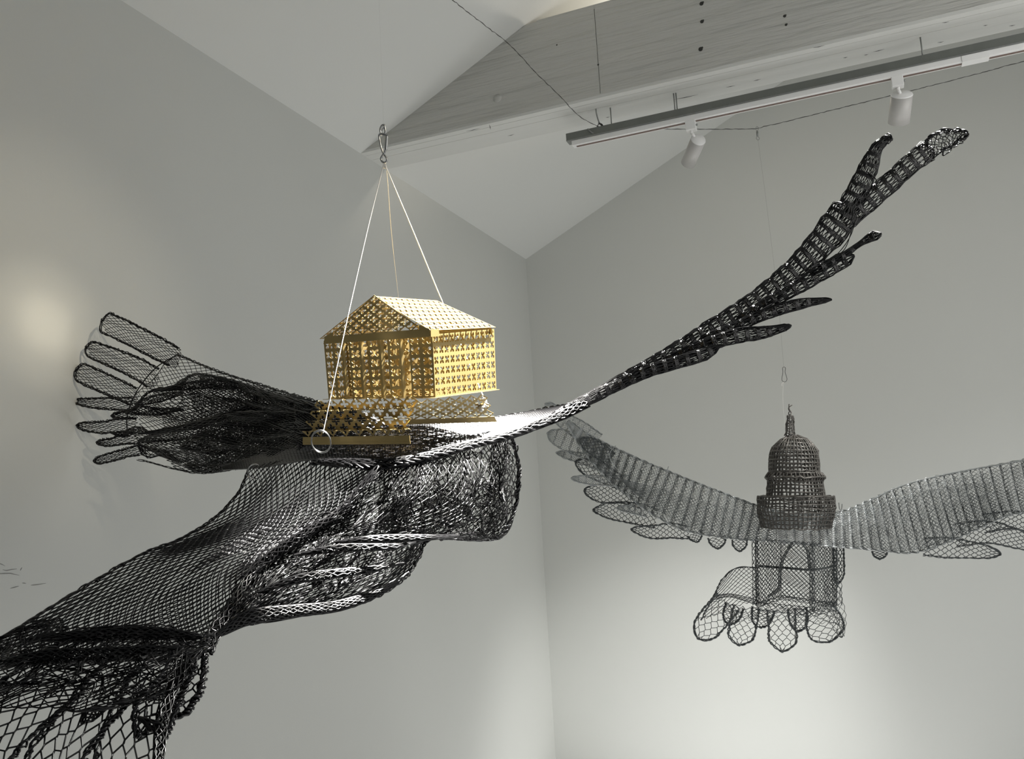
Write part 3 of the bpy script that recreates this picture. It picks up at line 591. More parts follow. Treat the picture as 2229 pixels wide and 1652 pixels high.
# --- body, side panel (between the seam and the lower right edge)
B2 = [[(828, 1012, 1.36), (900, 1000, 1.36), (960, 985, 1.40), (1040, 960, 1.46), (1112, 946, 1.58)],
      [(800, 1045, 1.34), (880, 1040, 1.34), (960, 1040, 1.37), (1050, 1030, 1.44), (1128, 1020, 1.60)],
      [(765, 1080, 1.32), (850, 1085, 1.32), (950, 1095, 1.35), (1045, 1100, 1.44), (1123, 1100, 1.60)],
      [(728, 1120, 1.31), (810, 1130, 1.31), (900, 1145, 1.34), (1000, 1160, 1.42), (1085, 1172, 1.56)],
      [(688, 1148, 1.30), (760, 1158, 1.30), (830, 1170, 1.32), (900, 1175, 1.36), (945, 1172, 1.42)],
      [(645, 1175, 1.28), (720, 1190, 1.28), (790, 1205, 1.29), (860, 1215, 1.32), (912, 1215, 1.38)],
      [(600, 1205, 1.26), (680, 1225, 1.26), (750, 1242, 1.27), (820, 1255, 1.30), (880, 1260, 1.34)],
      [(560, 1235, 1.25), (620, 1258, 1.24), (690, 1280, 1.25), (750, 1300, 1.27), (805, 1306, 1.30)],
      [(515, 1300, 1.20), (560, 1312, 1.20), (610, 1325, 1.21), (660, 1332, 1.23), (710, 1330, 1.26)],
      [(475, 1365, 1.15), (500, 1365, 1.155), (525, 1362, 1.16), (550, 1358, 1.17), (575, 1350, 1.18)]]
SB2 = grid(B2); SB2b = grid([[(x-2, y-2, d+.10*min(1, i/2)) for i, (x, y, d) in enumerate(r)] for r in B2])
flank = netpart('flank', bird,
    lambda m: net(m, wrinkle(SB2, .012, 3, 2, .16, seed=13), 50, 46, .00095, along='v', hexa=.12, jit=.16),
    lambda m: net(m, wrinkle(SB2b, .020, 4, 3, .30, seed=14), 48, 42, .00092, along='v', hexa=.12, jit=.2, v0=.25),
    lambda m: edge(m, SB2, .0014, 'v1', 140, 3, 1.8, 40))
SB2c = wrinkle(SB2, .018, 5, 4, .35, seed=18)
BC = grid([[(850, 1010, 1.42), (940, 1000, 1.44), (1030, 975, 1.52), (1105, 955, 1.64)], [(830, 1060, 1.42), (920, 1070, 1.42), (1010, 1060, 1.5), (1125, 1040, 1.66)], [(820, 1120, 1.40), (900, 1125, 1.42), (1000, 1120, 1.5), (1115, 1105, 1.66)], [(830, 1165, 1.38), (900, 1168, 1.42), (1000, 1160, 1.5), (1080, 1168, 1.62)]])
netpart('net_layer', flank, lambda m: net(m, wrinkle(BC, .03, 4, 5, .3, seed=15), 56, 34, .00092, along='v', hexa=.1, jit=.35),
        lambda m: net(m, wrinkle(BC, .03, 5, 4, .3, seed=16), 48, 32, .0009, along='v', jit=.35, v0=.3, v1=.85, u0=.15, u1=.95),
    lambda m: net(m, SB2c, 50, 26, .0009, along='v', jit=.2, u0=.02, u1=.5))
netpart('net_layer', flank, lambda m: net(m, wrinkle(strip([(1092, 950, 1.54, 30), (1085, 1000, 1.5, 40), (1080, 1060, 1.5, 30), (1075, 1120, 1.5, 60), (1060, 1165, 1.52, 60)], tilt=1.0), .01, 2, 2, .2, seed=17), 26, 9, .0012, jit=.3),
        lambda m: rope(m, px_path([(1112, 948, 1.58), (1127, 1000, 1.6), (1128, 1050, 1.6), (1121, 1105, 1.6), (1105, 1145, 1.58), (1085, 1170, 1.56), (1060, 1172, 1.52), (1040, 1162, 1.48), (1000, 1164, 1.44), (950, 1172, 1.42)], 110), .0016, 3, 1.6, 30, jit=.8))
fold(flank, [(728, 1180, 1.27, 8), (790, 1175, 1.27, 14), (850, 1172, 1.29, 16), (930, 1170, 1.33, 12), (1000, 1165, 1.4, 8)], nv=14)
fold(flank, [(470, 1385, 1.12, 30), (540, 1345, 1.15, 34), (640, 1330, 1.19, 26), (740, 1318, 1.24, 22), (830, 1285, 1.29, 18), (890, 1245, 1.33, 14)], nv=18, name='rolled_hem', dens=9)
fold(flank, [(560, 1290, 1.2, 10), (640, 1262, 1.22, 18), (720, 1250, 1.24, 20), (800, 1240, 1.27, 14), (880, 1225, 1.31, 8)], nv=10)
fold(flank, [(640, 1208, 1.24, 8), (700, 1198, 1.25, 14), (760, 1192, 1.26, 16), (850, 1190, 1.28, 12), (905, 1180, 1.33, 6)], nv=10)
fold(body, [(828, 1012, 1.34, 22), (818, 1030, 1.33, 18), (800, 1050, 1.32, 12)], nv=12)

# --- tail: dark overlapped root and feathers towards the camera
TR = grid([[(70, 1350, 1.10), (200, 1358, 1.09), (330, 1362, 1.09), (455, 1385, 1.09)], [(-40, 1410, 1.03), (120, 1410, 1.03), (280, 1420, 1.03), (440, 1420, 1.06)], [(-120, 1480, .97), (50, 1480, .97), (230, 1490, .98), (400, 1480, 1.02)], [(-160, 1540, .93), (0, 1540, .93), (180, 1540, .95), (350, 1540, .98)]])
tailn = netpart('tail', bird, lambda m: net(m, wrinkle(TR, .012, 2, 2, .2, seed=21), 44, 30, .0010, along='v', jit=.2),
    lambda m: net(m, wrinkle(TR, .02, 2, 3, .3, seed=22), 24, 42, .0010, along='u', jit=.25, u1=.85))
TF = [
    [(180, 1440, 1.02, 110), (100, 1490, .98, 130), (20, 1560, .93, 130), (-60, 1650, .88, 130), (-110, 1740, .84, 110)],
    [(300, 1440, 1.04, 80), (245, 1495, 1.00, 100), (180, 1570, .95, 96), (120, 1650, .90, 110), (80, 1740, .86, 100)],
    [(385, 1430, 1.06, 60), (340, 1500, 1.01, 120), (300, 1580, .96, 132), (270, 1660, .91, 128), (250, 1740, .88, 110)],
]
for i, p in enumerate(TF): feather(tailn, p, [12, 12, 11][i], [10, 9, 9][i], .00115, tilt=.4, tip=.08, seed=30+i, jit=.12, er=1.4, hexa=.12, efreq=20)
feather(tailn, [(436, 1404, 1.09, 22), (425, 1450, 1.06, 42), (405, 1500, 1.03, 60), (375, 1555, 1.0, 46)], 9, 5, .0012, tilt=.5, tip=.15, seed=40, hexa=.2, er=2.0)
feather(tailn, [(410, 1420, 1.04, 50), (375, 1490, 1.0, 60), (330, 1545, .97, 70), (300, 1600, .95, 40)], 12, 8, .0012, tilt=-.5, tip=.3, seed=41, hexa=.15, er=1.5)
fold(tailn, [(440, 1415, 1.06, 26), (400, 1455, 1.03, 24), (370, 1520, .99, 20), (352, 1580, .95, 26), (345, 1660, .91, 24), (340, 1740, .88, 20)], name='rolled_hem', nv=9, rad=.0014)
fold(tailn, [(235, 1540, .96, 6), (210, 1548, .96, 24), (190, 1560, .95, 30), (178, 1575, .95, 10)], nv=8, rad=.0014)
fold(tailn, [(300, 1560, .95, 6), (322, 1572, .95, 16), (345, 1585, .95, 26), (355, 1600, .95, 8)], nv=8, rad=.0014)
fold(tailn, [(60, 1390, 1.05, 16), (180, 1385, 1.05, 24), (300, 1378, 1.06, 26), (440, 1385, 1.08, 26)], nv=16, rad=.0013)
fold(tailn, [(-20, 1450, 1.0, 20), (100, 1430, 1.0, 30), (230, 1425, 1.02, 30), (400, 1410, 1.05, 20)], nv=14, rad=.0013)

# --- right wing: crimped flattened tubes seen nearly edge-on
def crimped(parent, path, name, nu, nv, band=24., rad=.0011, tube=.35, tip=.05, root=0., blen=.28, hexa=0.):
    A = np.array(path, float); L = np.linalg.norm(np.diff(A[:, :2], axis=0), axis=1).sum(); nb = max(2, int(L/band))
    S = strip(path, tube=tube, tip=tip, root=root, N=120)
    def SC(u, v):
        ph = np.mod(np.asarray(u)*nb, 1.0)
        k = 1+.13*np.exp(-((ph-.5)/.16)**2)
        c = S(u, v*0+.0)*.5+S(u, v*0+.5)*.5; return c+(S(u, v)-c)*k[..., None]
    def f(mb):
        net(mb, SC, int(nb*1.5), int(nv*1.1), rad*.9, closed=True, jit=.5, zig=.34)
        # bands of crimped wire: a few rings packed together
        for b in range(1, nb):
            for k in range(9):
                uu = (b+(k-4)*.034+rng.normal(0, .012))/nb; vv = np.linspace(0, 1, 22, endpoint=False)
                tubes(mb, SC(np.full(22, uu)+rng.normal(0, .05/nb, 22), vv)[None], rad*1.25, 3, closed=True)
    return netpart(name, parent, f)
WR = [(1195, 915, 1.585, 20), (1250, 885, 1.61, 24), (1320, 848, 1.63, 26), (1400, 806, 1.66, 34), (1480, 765, 1.68, 44), (1560, 715, 1.70, 48), (1640, 662, 1.72, 46), (1710, 605, 1.74, 46), (1770, 548, 1.76, 56), (1820, 490, 1.78, 66), (1850, 445, 1.79, 62)]
wr = crimped(bird, WR, 'wing', 150, 36, tip=.02, root=.03, tube=.4)
crimped(wr, [(1838, 468, 1.79, 46), (1868, 415, 1.80, 46), (1892, 362, 1.81, 38), (1910, 320, 1.82, 24), (1936, 300, 1.82, 16)], 'feather', 30, 26, tip=.1)
crimped(wr, [(1838, 488, 1.78, 34), (1885, 442, 1.80, 44), (1940, 395, 1.81, 40), (1990, 350, 1.82, 42), (2030, 320, 1.83, 46)], 'feather', 40, 29, tip=.03)
feather(wr, [(2015, 332, 1.83, 42), (2045, 308, 1.83, 44), (2075, 297, 1.84, 34), (2106, 289, 1.84, 14)], 10, 12, .0012, tube=.4, hexa=.2, jit=.4)
netpart('feather_tip', wr, lambda m: rope(m, px_path([(2015, 310, 1.83), (2035, 290, 1.83), (2075, 285, 1.84), (2100, 287, 1.84), (2104, 294, 1.84), (2085, 310, 1.84), (2050, 335, 1.83)], 50), .0016, 4, 2.2, 9, jit=.8))
netpart('feather_tip', wr, lambda m: rope(m, px_path([(1908, 322, 1.82), (1918, 305, 1.82), (1932, 295, 1.82), (1941, 303, 1.82), (1930, 309, 1.82)], 24), .0014, 4, 1.6, 5, jit=.8))
crimped(wr, [(1600, 702, 1.69, 22), (1680, 655, 1.70, 26), (1740, 622, 1.71, 30), (1790, 592, 1.72, 32), (1832, 568, 1.73, 34), (1860, 556, 1.73, 20)], 'feather', 50, 23, tip=.06, root=.1)
crimped(wr, [(1770, 590, 1.71, 20), (1830, 560, 1.72, 14), (1870, 532, 1.73, 10), (1900, 514, 1.73, 20), (1919, 508, 1.73, 20)], 'feather', 26, 17, tip=.08)
crimped(wr, [(1520, 745, 1.67, 24), (1600, 712, 1.68, 22), (1670, 682, 1.69, 24), (1740, 662, 1.70, 22), (1785, 655, 1.71, 12), (1811, 652, 1.71, 10)], 'feather', 46, 20, tip=.05, root=.1)
crimped(wr, [(1440, 795, 1.66, 24), (1520, 757, 1.66, 26), (1600, 732, 1.67, 30), (1660, 724, 1.68, 26), (1700, 715, 1.69, 16), (1723, 708, 1.69, 12)], 'feather', 44, 20, tip=.05, root=.1)
crimped(wr, [(1330, 850, 1.62, 16), (1400, 812, 1.63, 24), (1470, 790, 1.64, 26), (1530, 772, 1.65, 26), (1568, 752, 1.66, 12)], 'feather', 36, 20, tip=.06, root=.1)
for p in (
    [(1770, 588, 1.75), (1800, 572, 1.75), (1830, 545, 1.75), (1852, 512, 1.76), (1862, 480, 1.77)], [(1780, 590, 1.75), (1815, 562, 1.75), (1840, 540, 1.75), (1855, 498, 1.76)],
    [(1655, 675, 1.68), (1720, 640, 1.70), (1760, 620, 1.70), (1800, 585, 1.71)], [(1560, 728, 1.67), (1620, 712, 1.67), (1680, 712, 1.68), (1720, 706, 1.69)], [(1885, 372, 1.8), (1908, 395, 1.8), (1890, 430, 1.8), (1880, 445, 1.8)],
    [(1222, 892, 1.60), (1235, 878, 1.60), (1262, 880, 1.61), (1300, 860, 1.62)], [(1300, 855, 1.62), (1330, 835, 1.62), (1370, 818, 1.64), (1400, 800, 1.64)]): netpart('loose_thread', wr, lambda m: tubes(m, px_path(p, 30), .0011, 4))
# rings on the bird
mb = MB(); c = np.array([699, 962]); th = np.linspace(0, 2*math.pi, 40, endpoint=False)
A = P(c[0]+21*np.cos(th)+2*np.sin(th), c[1]+24*np.sin(th), 1.395+.004*np.sin(th)); tubes(mb, A[None], .0011, 8, closed=True); tubes(mb, A[None]+.0016*UP, .0008, 6, closed=True); mb.build('split_ring', M['steel'], bird)['label'] = 'bright steel ring in front of the brass stairs'
mb = MB(); A = P(556+16*np.cos(th[4:34]), 1026+16*np.sin(th[4:34]), 1.58+.01*np.cos(th[4:34])); tubes(mb, A, .0012, 8); tubes(mb, px_path([(535, 1031, 1.57), (543, 1042, 1.57), (552, 1040, 1.57)], 8), .0009, 6); mb.build('split_ring', M['steel'], bird)['label'] = 'small steel ring at the left end of the white edge'
mb = MB(); A = px_path([(1052, 868, 1.50), (1056, 874, 1.50), (1052, 882, 1.49), (1046, 892, 1.48), (1049, 884, 1.49), (1060, 880, 1.50)], 20); rope(mb, A, .0022, 3, 1.2, 5); tag(mb.build('cord_knot', M['cord']), 'white cord knot tied on the right rear corner of the temple base', 'knot')

# ------------------------------------------------------------------ grey net bird with the dome
D = 3.3
G = M['silver']; DK = M['dark']; gr = .0011
gbird = thing('net_bird', 'grey crimped wire-net bird with spread wings under a wire dome', 'sculpture', P(1730, 1160, D))
def gnet(name, parent, *jobs, m=G, label=None): return netpart(name, parent, *jobs, m=m, label=label)
def pleated(rows, n, amp):
    S = grid(rows)
    def W(u, v):
        u = np.asarray(u, float); ph = np.mod(u*n, 1.0); h = np.abs(ph-.5)*2
        return S(u, v)+(amp*np.clip(u*4, 0, 1)*(h**1.5))[..., None]*FW
    return W
GL_ = [[(1238, 915, 3.42), (1236, 918, 3.40), (1232, 922, 3.40)],
       [(1290, 950, 3.40), (1282, 965, 3.38), (1272, 985, 3.38)],
       [(1345, 978, 3.38), (1335, 1010, 3.35), (1325, 1045, 3.35)],
       [(1400, 1003, 3.36), (1385, 1045, 3.33), (1370, 1082, 3.32)],
       [(1460, 1028, 3.33), (1440, 1075, 3.30), (1420, 1120, 3.28)],
       [(1520, 1052, 3.30), (1505, 1105, 3.27), (1490, 1155, 3.25)],
       [(1580, 1075, 3.28), (1570, 1120, 3.24), (1560, 1168, 3.22)],
       [(1640, 1098, 3.27), (1632, 1135, 3.22), (1622, 1175, 3.2)],
       [(1710, 1118, 3.27), (1700, 1145, 3.21), (1695, 1178, 3.18)]]
def pleats(S, nb, parent, k=5, rad=.0012):
    for b in range(1, nb):
        mb = MB(); vv = np.linspace(0, 1, 20)
        for q in range(k):
            uu = (b+(q-(k-1)/2)*.075+rng.normal(0, .02))/nb; tubes(mb, S(np.full(20, uu)+rng.normal(0, .05/nb, 20), vv), rad, 3)
        mb.build('pleat_shade', M['pleat_shade'], parent)  # dark strands along each fold stand in for its shaded side
def stripes(S, nb, rad, m, k=3):
    for b in range(1, nb):
        for q in range(k):
            uu = (b+(q-(k-1)/2)*.10+rng.normal(0, .02))/nb; vv = np.linspace(0, 1, 16); tubes(m, S(np.full(16, uu)+rng.normal(0, .06/nb, 16), vv), rad, 3)
SG = pleated(GL_, 26, .024)
gl = gnet('wing', gbird, lambda m: net(m, SG, 150, 28, gr*1.15, jit=.25), lambda m: net(m, lambda u, v: SG(u, v)+.03*FW, 120, 22, gr, jit=.3), lambda m: stripes(SG, 26, .0010, m, 1),
          lambda m: edge(m, SG, .0024, 'v0v1', 120, 3, 1.3, 40))
pleats(SG, 26, gl, 4, .0010)
SGd = grid([[(1325, 1035, 3.30), (1345, 1040, 3.30)], [(1440, 1065, 3.27), (1430, 1110, 3.26)], [(1560, 1100, 3.22), (1550, 1165, 3.21)], [(1650, 1118, 3.2), (1645, 1178, 3.19)]])
gnet('net_layer', gl, lambda m: net(m, SGd, 90, 18, gr*.8, jit=.4), m=M['pleat_shade'])
def gf(parent, path, nu, nv, band=0, tip=.25, rad=None, hexa=.15, er=1.6, seed=0):
    rad = rad or gr*1.25; S = strip(path, tilt=.4, tip=tip)
    def f(mb):
        net(mb, S, nu, nv, rad, jit=.15, hexa=0 if band else hexa)
        if band: stripes(S, band, rad, mb, 2)
        edge(mb, S, rad*er, 'v0v1u1', 40, 2, 1.2, 14)
    return gnet('feather', parent, f, m=(G if band else DK))
gf(gl, [(1300, 962, 3.40, 38), (1265, 938, 3.42, 40), (1225, 912, 3.44, 34), (1188, 878, 3.46, 22)], 60, 12, 10, .15)
gf(gl, [(1330, 1000, 3.40, 50), (1285, 980, 3.42, 46), (1240, 962, 3.44, 44), (1192, 943, 3.46, 30)], 60, 14, 8, .2)
gf(gl, [(1345, 1020, 3.40, 34), (1300, 1008, 3.42, 26), (1260, 996, 3.44, 22), (1211, 985, 3.46, 12)], 50, 9, 8, .2)
gf(gl, [(1330, 1000, 3.36, 30), (1295, 975, 3.37, 34), (1262, 955, 3.38, 20)], 16, 8, 0, .3)
gf(gl, [(1350, 1050, 3.41, 30), (1310, 1030, 3.42, 38), (1275, 1015, 3.43, 34), (1253, 1004, 3.43, 24)], 15, 8, 0, .3)
gf(gl, [(1370, 1048, 3.36, 26), (1330, 1046, 3.37, 22), (1290, 1045, 3.38, 20), (1244, 1041, 3.39, 12)], 50, 8, 8, .2)
gf(gl, [(1400, 1090, 3.38, 34), (1360, 1078, 3.40, 36), (1315, 1075, 3.41, 38), (1272, 1068, 3.42, 28)], 18, 8, 0, .25)
gf(gl, [(1430, 1130, 3.38, 40), (1385, 1118, 3.40, 46), (1335, 1112, 3.41, 38), (1291, 1110, 3.42, 20)], 20, 8, 0, .3)
gf(gl, [(1410, 1112, 3.34, 26), (1375, 1108, 3.35, 18), (1342, 1106, 3.36, 8)], 30, 7, 5, .3)
gf(gl, [(1500, 1160, 3.32, 26), (1460, 1155, 3.34, 32), (1420, 1158, 3.35, 28), (1374, 1152, 3.36, 16)], 18, 6, 0, .3)
for p in ([(1510, 1160, 3.27, 30), (1515, 1170, 3.27, 26), (1518, 1180, 3.27, 14)], [(1560, 1168, 3.24, 38), (1562, 1180, 3.24, 34), (1564, 1194, 3.24, 18)], [(1610, 1175, 3.22, 32), (1610, 1186, 3.22, 30), (1610, 1200, 3.22, 16)]): gf(gl, p, 6, 6, 0, .5)
gnet('rib_wire', gl, lambda m: tubes(m, px_path([(1340, 970, 3.33), (1328, 985, 3.33), (1330, 1003, 3.33), (1342, 1020, 3.33)], 20), .0014, 5))
gnet('rib_wire', gl, lambda m: tubes(m, px_path([(1455, 1015, 3.3), (1448, 1040, 3.3), (1450, 1075, 3.3), (1425, 1110, 3.3)], 20), .0014, 5))
GR_ = [[(1690, 1128, 3.25), (1692, 1150, 3.19), (1695, 1180, 3.17)],
       [(1760, 1118, 3.22), (1762, 1150, 3.17), (1765, 1186, 3.15)],
       [(1830, 1114, 3.18), (1832, 1150, 3.13), (1834, 1192, 3.12)],
       [(1890, 1092, 3.14), (1900, 1140, 3.09), (1910, 1198, 3.08)],
       [(1950, 1064, 3.08), (1970, 1130, 3.04), (1990, 1204, 3.03)],
       [(2020, 1042, 3.03), (2040, 1110, 2.98), (2062, 1182, 2.97)],
       [(2090, 1028, 2.97), (2110, 1090, 2.92), (2130, 1152, 2.92)],
       [(2170, 1013, 2.91), (2185, 1075, 2.87), (2200, 1122, 2.86)],
       [(2260, 996, 2.85), (2270, 1050, 2.81), (2280, 1108, 2.80)],
       [(2360, 985, 2.79), (2365, 1030, 2.75), (2370, 1080, 2.75)]]
SR = pleated(GR_, 34, .020)
grw = gnet('wing', gbird, lambda m: net(m, SR, 190, 32, gr*1.15, jit=.25), lambda m: net(m, lambda u, v: SR(u, v)+.03*FW, 150, 26, gr, jit=.3, v0=.12), lambda m: stripes(SR, 34, .0010, m, 1),
           lambda m: edge(m, SR, .0022, 'v0v1', 140, 3, 1.2, 45), lambda m: tubes(m, px_path([(1836, 1117, 3.12), (1870, 1103, 3.1), (1950, 1062, 3.05), (2050, 1034, 2.98), (2230, 1001, 2.85)], 60), .0022, 5))
pleats(SR, 34, grw, 3, .0010)
SRd = grid([[(1880, 1110, 3.08), (1905, 1192, 3.07)], [(1960, 1082, 3.03), (1985, 1198, 3.02)], [(2060, 1060, 2.95), (2090, 1165, 2.94)], [(2160, 1050, 2.88), (2180, 1120, 2.87)]])
gnet('net_layer', grw, lambda m: net(m, wrinkle(SRd, .01, 3, 2, .05), 80, 22, gr*.8, jit=.3), m=M['pleat_shade'])
gf(grw, [(2010, 1190, 3.02, 36), (2060, 1192, 3.01, 44), (2120, 1198, 3.0, 34), (2178, 1206, 2.99, 22)], 18, 7, 0, .25)
gf(grw, [(2080, 1165, 2.98, 50), (2150, 1158, 2.94, 48), (2220, 1175, 2.92, 40), (2290, 1195, 2.90, 30)], 24, 9, 0, .2)
gf(grw, [(2140, 1140, 2.92, 40), (2200, 1132, 2.90, 38), (2260, 1140, 2.88, 44), (2330, 1150, 2.86, 40)], 22, 8, 0, .2)
gf(grw, [(1915, 1200, 3.1, 34), (1915, 1210, 3.1, 26), (1915, 1217, 3.1, 12)], 6, 5, 0, .5)
mb = MB(); [tubes(mb, px_path(p, 10), .0016, 4) for p in ([(1826, 1094, 3.12), (1828, 1108, 3.12), (1834, 1114, 3.12)], [(1833, 1097, 3.12), (1832, 1108, 3.12), (1828, 1116, 3.12)], [(1840, 1112, 3.12), (1834, 1117, 3.12)])]; mb.build('hanging_loop', M['galv'], gbird)
# body box
BX = {'a': (1643, 1172, 3.22), 'b': (1768, 1180, 3.10), 'c': (1822, 1190, 3.28), 'A': (1645, 1318, 3.22), 'B': (1768, 1332, 3.10), 'C': (1822, 1318, 3.28), 'd': (1700, 1175, 3.40), 'Dd': (1700, 1300, 3.40)}
def quad(a, b, c, d): return grid([[BX[a], BX[b]], [BX[d], BX[c]]])
gb = gnet('body', gbird, *[(lambda m, q=q, n=n: net(m, quad(*q), 30, n+2, gr*1.45, along='v' if n < 0 else 'u', jit=.15)) for q, n in ((('a', 'b', 'B', 'A'), 22), (('b', 'c', 'C', 'B'), 16), (('c', 'd', 'Dd', 'C'), 22), (('d', 'a', 'A', 'Dd'), 16))],
          lambda m: [net(m, strip([BX[a]+(w1,), BX[b]+(w1,)], tube=.6), max(6, int(np.hypot(BX[a][0]-BX[b][0], BX[a][1]-BX[b][1])/7)), 9, gr, closed=True, jit=.5) for a, b, w1 in (('a', 'A', 14), ('b', 'B', 12), ('c', 'C', 22), ('A', 'B', 20), ('B', 'C', 20), ('A', 'Dd', 10), ('C', 'Dd', 10))],
          lambda m: [net(m, strip(p, tube=.6), 20, 8, gr, closed=True, jit=.5) for p in ([(1725, 1180, 3.12, 5), (1705, 1215, 3.14, 6), (1697, 1250, 3.16, 7), (1695, 1280, 3.16, 6), (1670, 1300, 3.18, 5)], [(1745, 1180, 3.1, 5), (1758, 1200, 3.1, 6), (1762, 1240, 3.1, 5)], [(1650, 1232, 3.22, 4), (1710, 1236, 3.16, 4), (1768, 1240, 3.1, 4), (1815, 1232, 3.2, 4)])])
gb.data.materials[0] = DK
gf(gb, [(1824, 1180, 3.22, 24), (1826, 1220, 3.22, 22), (1826, 1250, 3.22, 22), (1822, 1270, 3.22, 16)], 12, 7, 0, .2)
# tail skirt
TS = grid([[(1650, 1236, 3.3), (1620, 1234, 3.32), (1595, 1240, 3.32), (1570, 1262, 3.32)], [(1652, 1275, 3.25), (1620, 1275, 3.27), (1585, 1285, 3.28), (1552, 1300, 3.3)], [(1655, 1310, 3.2), (1620, 1315, 3.22), (1570, 1335, 3.25), (1525, 1350, 3.27)]])
gt = gnet('tail', gbird, *[lambda m: net(m, TS, 18, 16, gr*1.4, jit=.15), lambda m: edge(m, TS, .0018, 'v1u0', 40, 2, 1.2, 12),
          lambda m: net(m, strip([(1552, 1302, 3.24, 8), (1590, 1296, 3.22, 8), (1645, 1310, 3.18, 12)], tube=.5), 16, 8, gr, closed=True, jit=.5),
          lambda m: net(m, grid([[(1642, 1322, 3.18), (1820, 1325, 3.12)], [(1600, 1350, 3.18), (1830, 1360, 3.12)]]), 5, 26, gr, jit=.2)])
gt.data.materials[0] = DK
for p in ([(1585, 1310, 3.2, 60), (1555, 1345, 3.2, 62), (1535, 1370, 3.2, 58), (1520, 1390, 3.2, 44)], [(1625, 1320, 3.2, 56), (1618, 1360, 3.2, 58), (1612, 1385, 3.2, 56), (1608, 1404, 3.2, 40)],
          [(1700, 1325, 3.14, 62), (1702, 1365, 3.14, 58), (1704, 1395, 3.14, 60), (1702, 1418, 3.14, 38)], [(1785, 1325, 3.14, 60), (1792, 1350, 3.14, 78), (1800, 1375, 3.14, 78), (1808, 1396, 3.14, 54)],
          [(1662, 1325, 3.22, 50), (1658, 1345, 3.22, 44), (1656, 1366, 3.22, 28)], [(1735, 1325, 3.2, 40), (1738, 1350, 3.2, 40), (1738, 1374, 3.2, 24)], [(1600, 1318, 3.24, 40), (1592, 1340, 3.24, 38), (1585, 1358, 3.24, 22)]): gf(gt, p, 9, 7, 0, .3, er=2.0)
gnet('net_layer', gt, lambda m: net(m, strip([(1805, 1240, 3.2, 30), (1812, 1290, 3.18, 36), (1822, 1340, 3.15, 40), (1832, 1388, 3.12, 20)], tilt=.8, tip=.2), 16, 6, gr*1.1, jit=.2), lambda m: tubes(m, px_path([(1800, 1290, 3.1), (1815, 1335, 3.1), (1838, 1385, 3.1)], 10), .0013, 4), m=DK)
# wire dome
dm = thing('wire_dome', 'grey-brown domed tower of woven wire with a thin spire on the grey bird', 'sculpture', P(1733, 1140, D-.12))
DD = 3.2
axis = UP
def lathe(name, prof, nth, closedtop=False, jit=.10, rad=.0026, parent=dm, cxo=0):
    """prof: (px centre x, py, radius px)"""
    Ap = np.array(prof, float); pr = smooth_path(np.c_[Ap[:, 0], Ap[:, 1], np.full(len(Ap), 3.2), Ap[:, 2]], max(3, int(abs(Ap[-1, 1]-Ap[0, 1])/8.0)+1)) if len(prof) > 2 else np.array([[prof[0][0]*(1-t)+prof[1][0]*t, prof[0][1]*(1-t)+prof[1][1]*t, 3.2, prof[0][2]*(1-t)+prof[1][2]*t] for t in np.linspace(0, 1, max(3, int(abs(prof[1][1]-prof[0][1])/8)+1))])
    C = P(pr[:, 0], pr[:, 1], pr[:, 2]); R = pr[:, 3]*3.2/FPX; th = np.arange(nth)*2*math.pi/nth
    F2 = FW-UP*.12
    V = C[:, None]+R[:, None, None]*(np.cos(th)[None, :, None]*RT+np.sin(th)[None, :, None]*F2)
    V = V+rng.normal(0, jit*.01, V.shape)
    mb = MB(); th2 = rng.uniform(.7, 1.3, V.shape[:2])
    tubes(mb, V, rad*1.2*th2, 4, closed=True); tubes(mb, V.transpose(1, 0, 2), rad*1.1*th2.T, 4)
    return mb.build(name, M['dome'], parent)
lathe('dome_shell', [(1728, 948, 8), (1728, 955, 26), (1728, 968, 40), (1728, 984, 49), (1728, 1000, 51.5), (1728, 1020, 52), (1729, 1034, 53)], 40, jit=.12)
lathe('cornice', [(1730, 1030, 55), (1730, 1036, 61), (1730, 1042, 62), (1730, 1048, 57)], 44, rad=.0032, jit=.2)
lathe('drum', [(1730, 1046, 57), (1731, 1080, 60)], 40, jit=.12)
lathe('ledge', [(1731, 1080, 60), (1732, 1082, 78)], 40, jit=.1)
lathe('lower_drum', [(1732, 1080, 79), (1732, 1112, 80), (1732, 1148, 72)], 52, rad=.0024, jit=.15)
mb = MB(); 
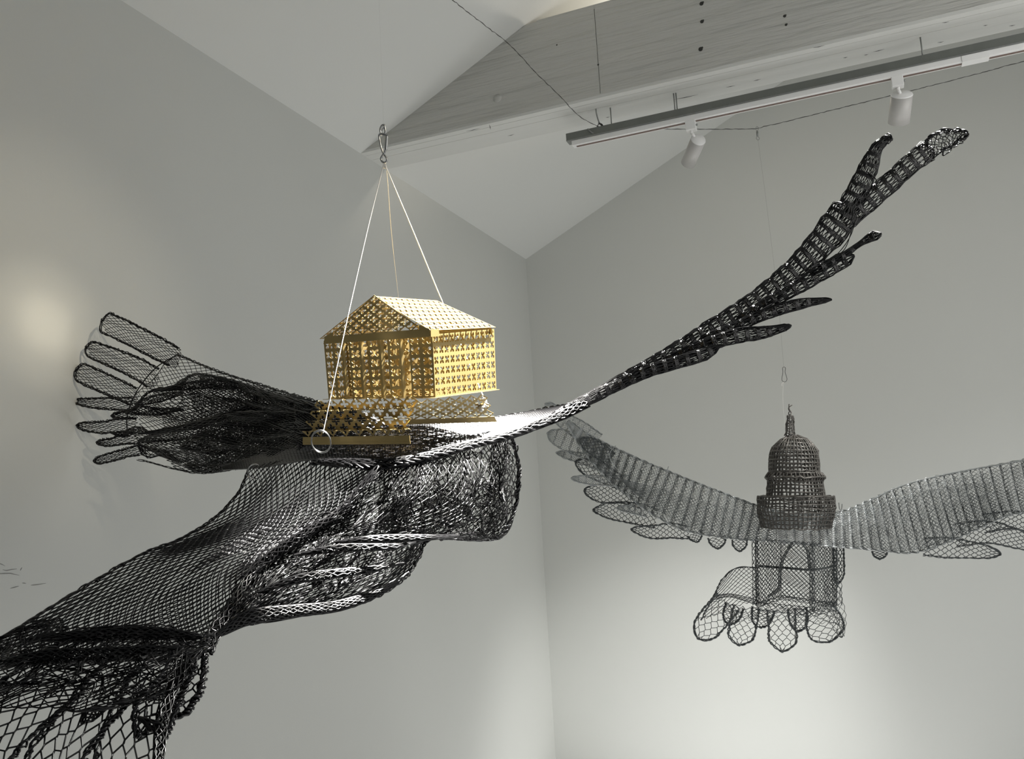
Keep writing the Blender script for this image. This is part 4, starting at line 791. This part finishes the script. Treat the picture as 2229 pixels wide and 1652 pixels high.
for k in range(9):
    a = k*2*math.pi/9; r = 8*3.2/FPX
    tubes(mb, np.stack([P(1720+s*.0, 905+s*44, 3.2)+(r*(.75+.5*s))*(math.cos(a)*RT+math.sin(a)*FW) for s in np.linspace(0, 1, 8)])+rng.normal(0, .0012, (8, 3)), .0022, 4)
for s in np.linspace(0, 1, 9):
    th_ = np.arange(10)*2*math.pi/10; r = 8*3.2/FPX*(.75+.5*s)
    tubes(mb, (P(1720, 905+s*44, 3.2)+r*(np.cos(th_)[:, None]*RT+np.sin(th_)[:, None]*FW)+rng.normal(0, .001, (10, 3)))[None], .0018, 4, closed=True)
mb.build('spire', M['dome'], dm)
mb = MB(); rope(mb, px_path([(1719, 906, 3.2), (1720, 895, 3.2), (1716, 888, 3.2), (1718, 880, 3.2)], 14), .0022, 3, 1.6, 3, jit=.8); mb.build('finial', M['dome'], dm)
# thread and clip above the grey bird
t = thing('snap_hook', 'tiny wire clip hanging above the spire of the grey dome', 'hook', P(1707, 815, D-.1))
mb = MB(); A = px_path([(1703, 802, D-.1), (1705, 799, D-.1), (1708, 799, D-.1), (1710, 802, D-.1), (1709, 810, D-.1), (1713, 824, D-.1), (1711, 830, D-.1), (1706, 831, D-.1), (1702, 826, D-.1), (1704, 810, D-.1), (1703, 802, D-.1)], 40); tubes(mb, A, .0010, 6); mb.build('loop', M['cable'], t)
mb = MB(); tubes(mb, px_path([(1706, 799, 3.2), (1692, 640, 3.2), (1668, 440, 3.2), (1650, 305, 3.2)], 20), .0004, 4); tag(mb.build('nylon_thread', M['nylon']), 'hair-thin thread from the cable swivel down to the clip above the dome', 'thread')
mb = MB(); tubes(mb, px_path([(1706, 831, 3.2), (1704, 860, 3.2), (1706, 900, 3.2), (1712, 945, 3.2)], 14), .0004, 4); tubes(mb, px_path([(1706, 832, 3.2), (1702, 835, 3.2), (1702, 840, 3.2)], 5), .0008, 4); tag(mb.build('nylon_thread', M['cord']), 'hair-thin thread from the clip down beside the dome spire', 'thread')

for o in bpy.data.objects:
    if '_o' in o: del o['_o']
print('TRIS', sum(sum(len(p.vertices)-2 for p in o.data.polygons) for o in bpy.data.objects if o.type == 'MESH'))
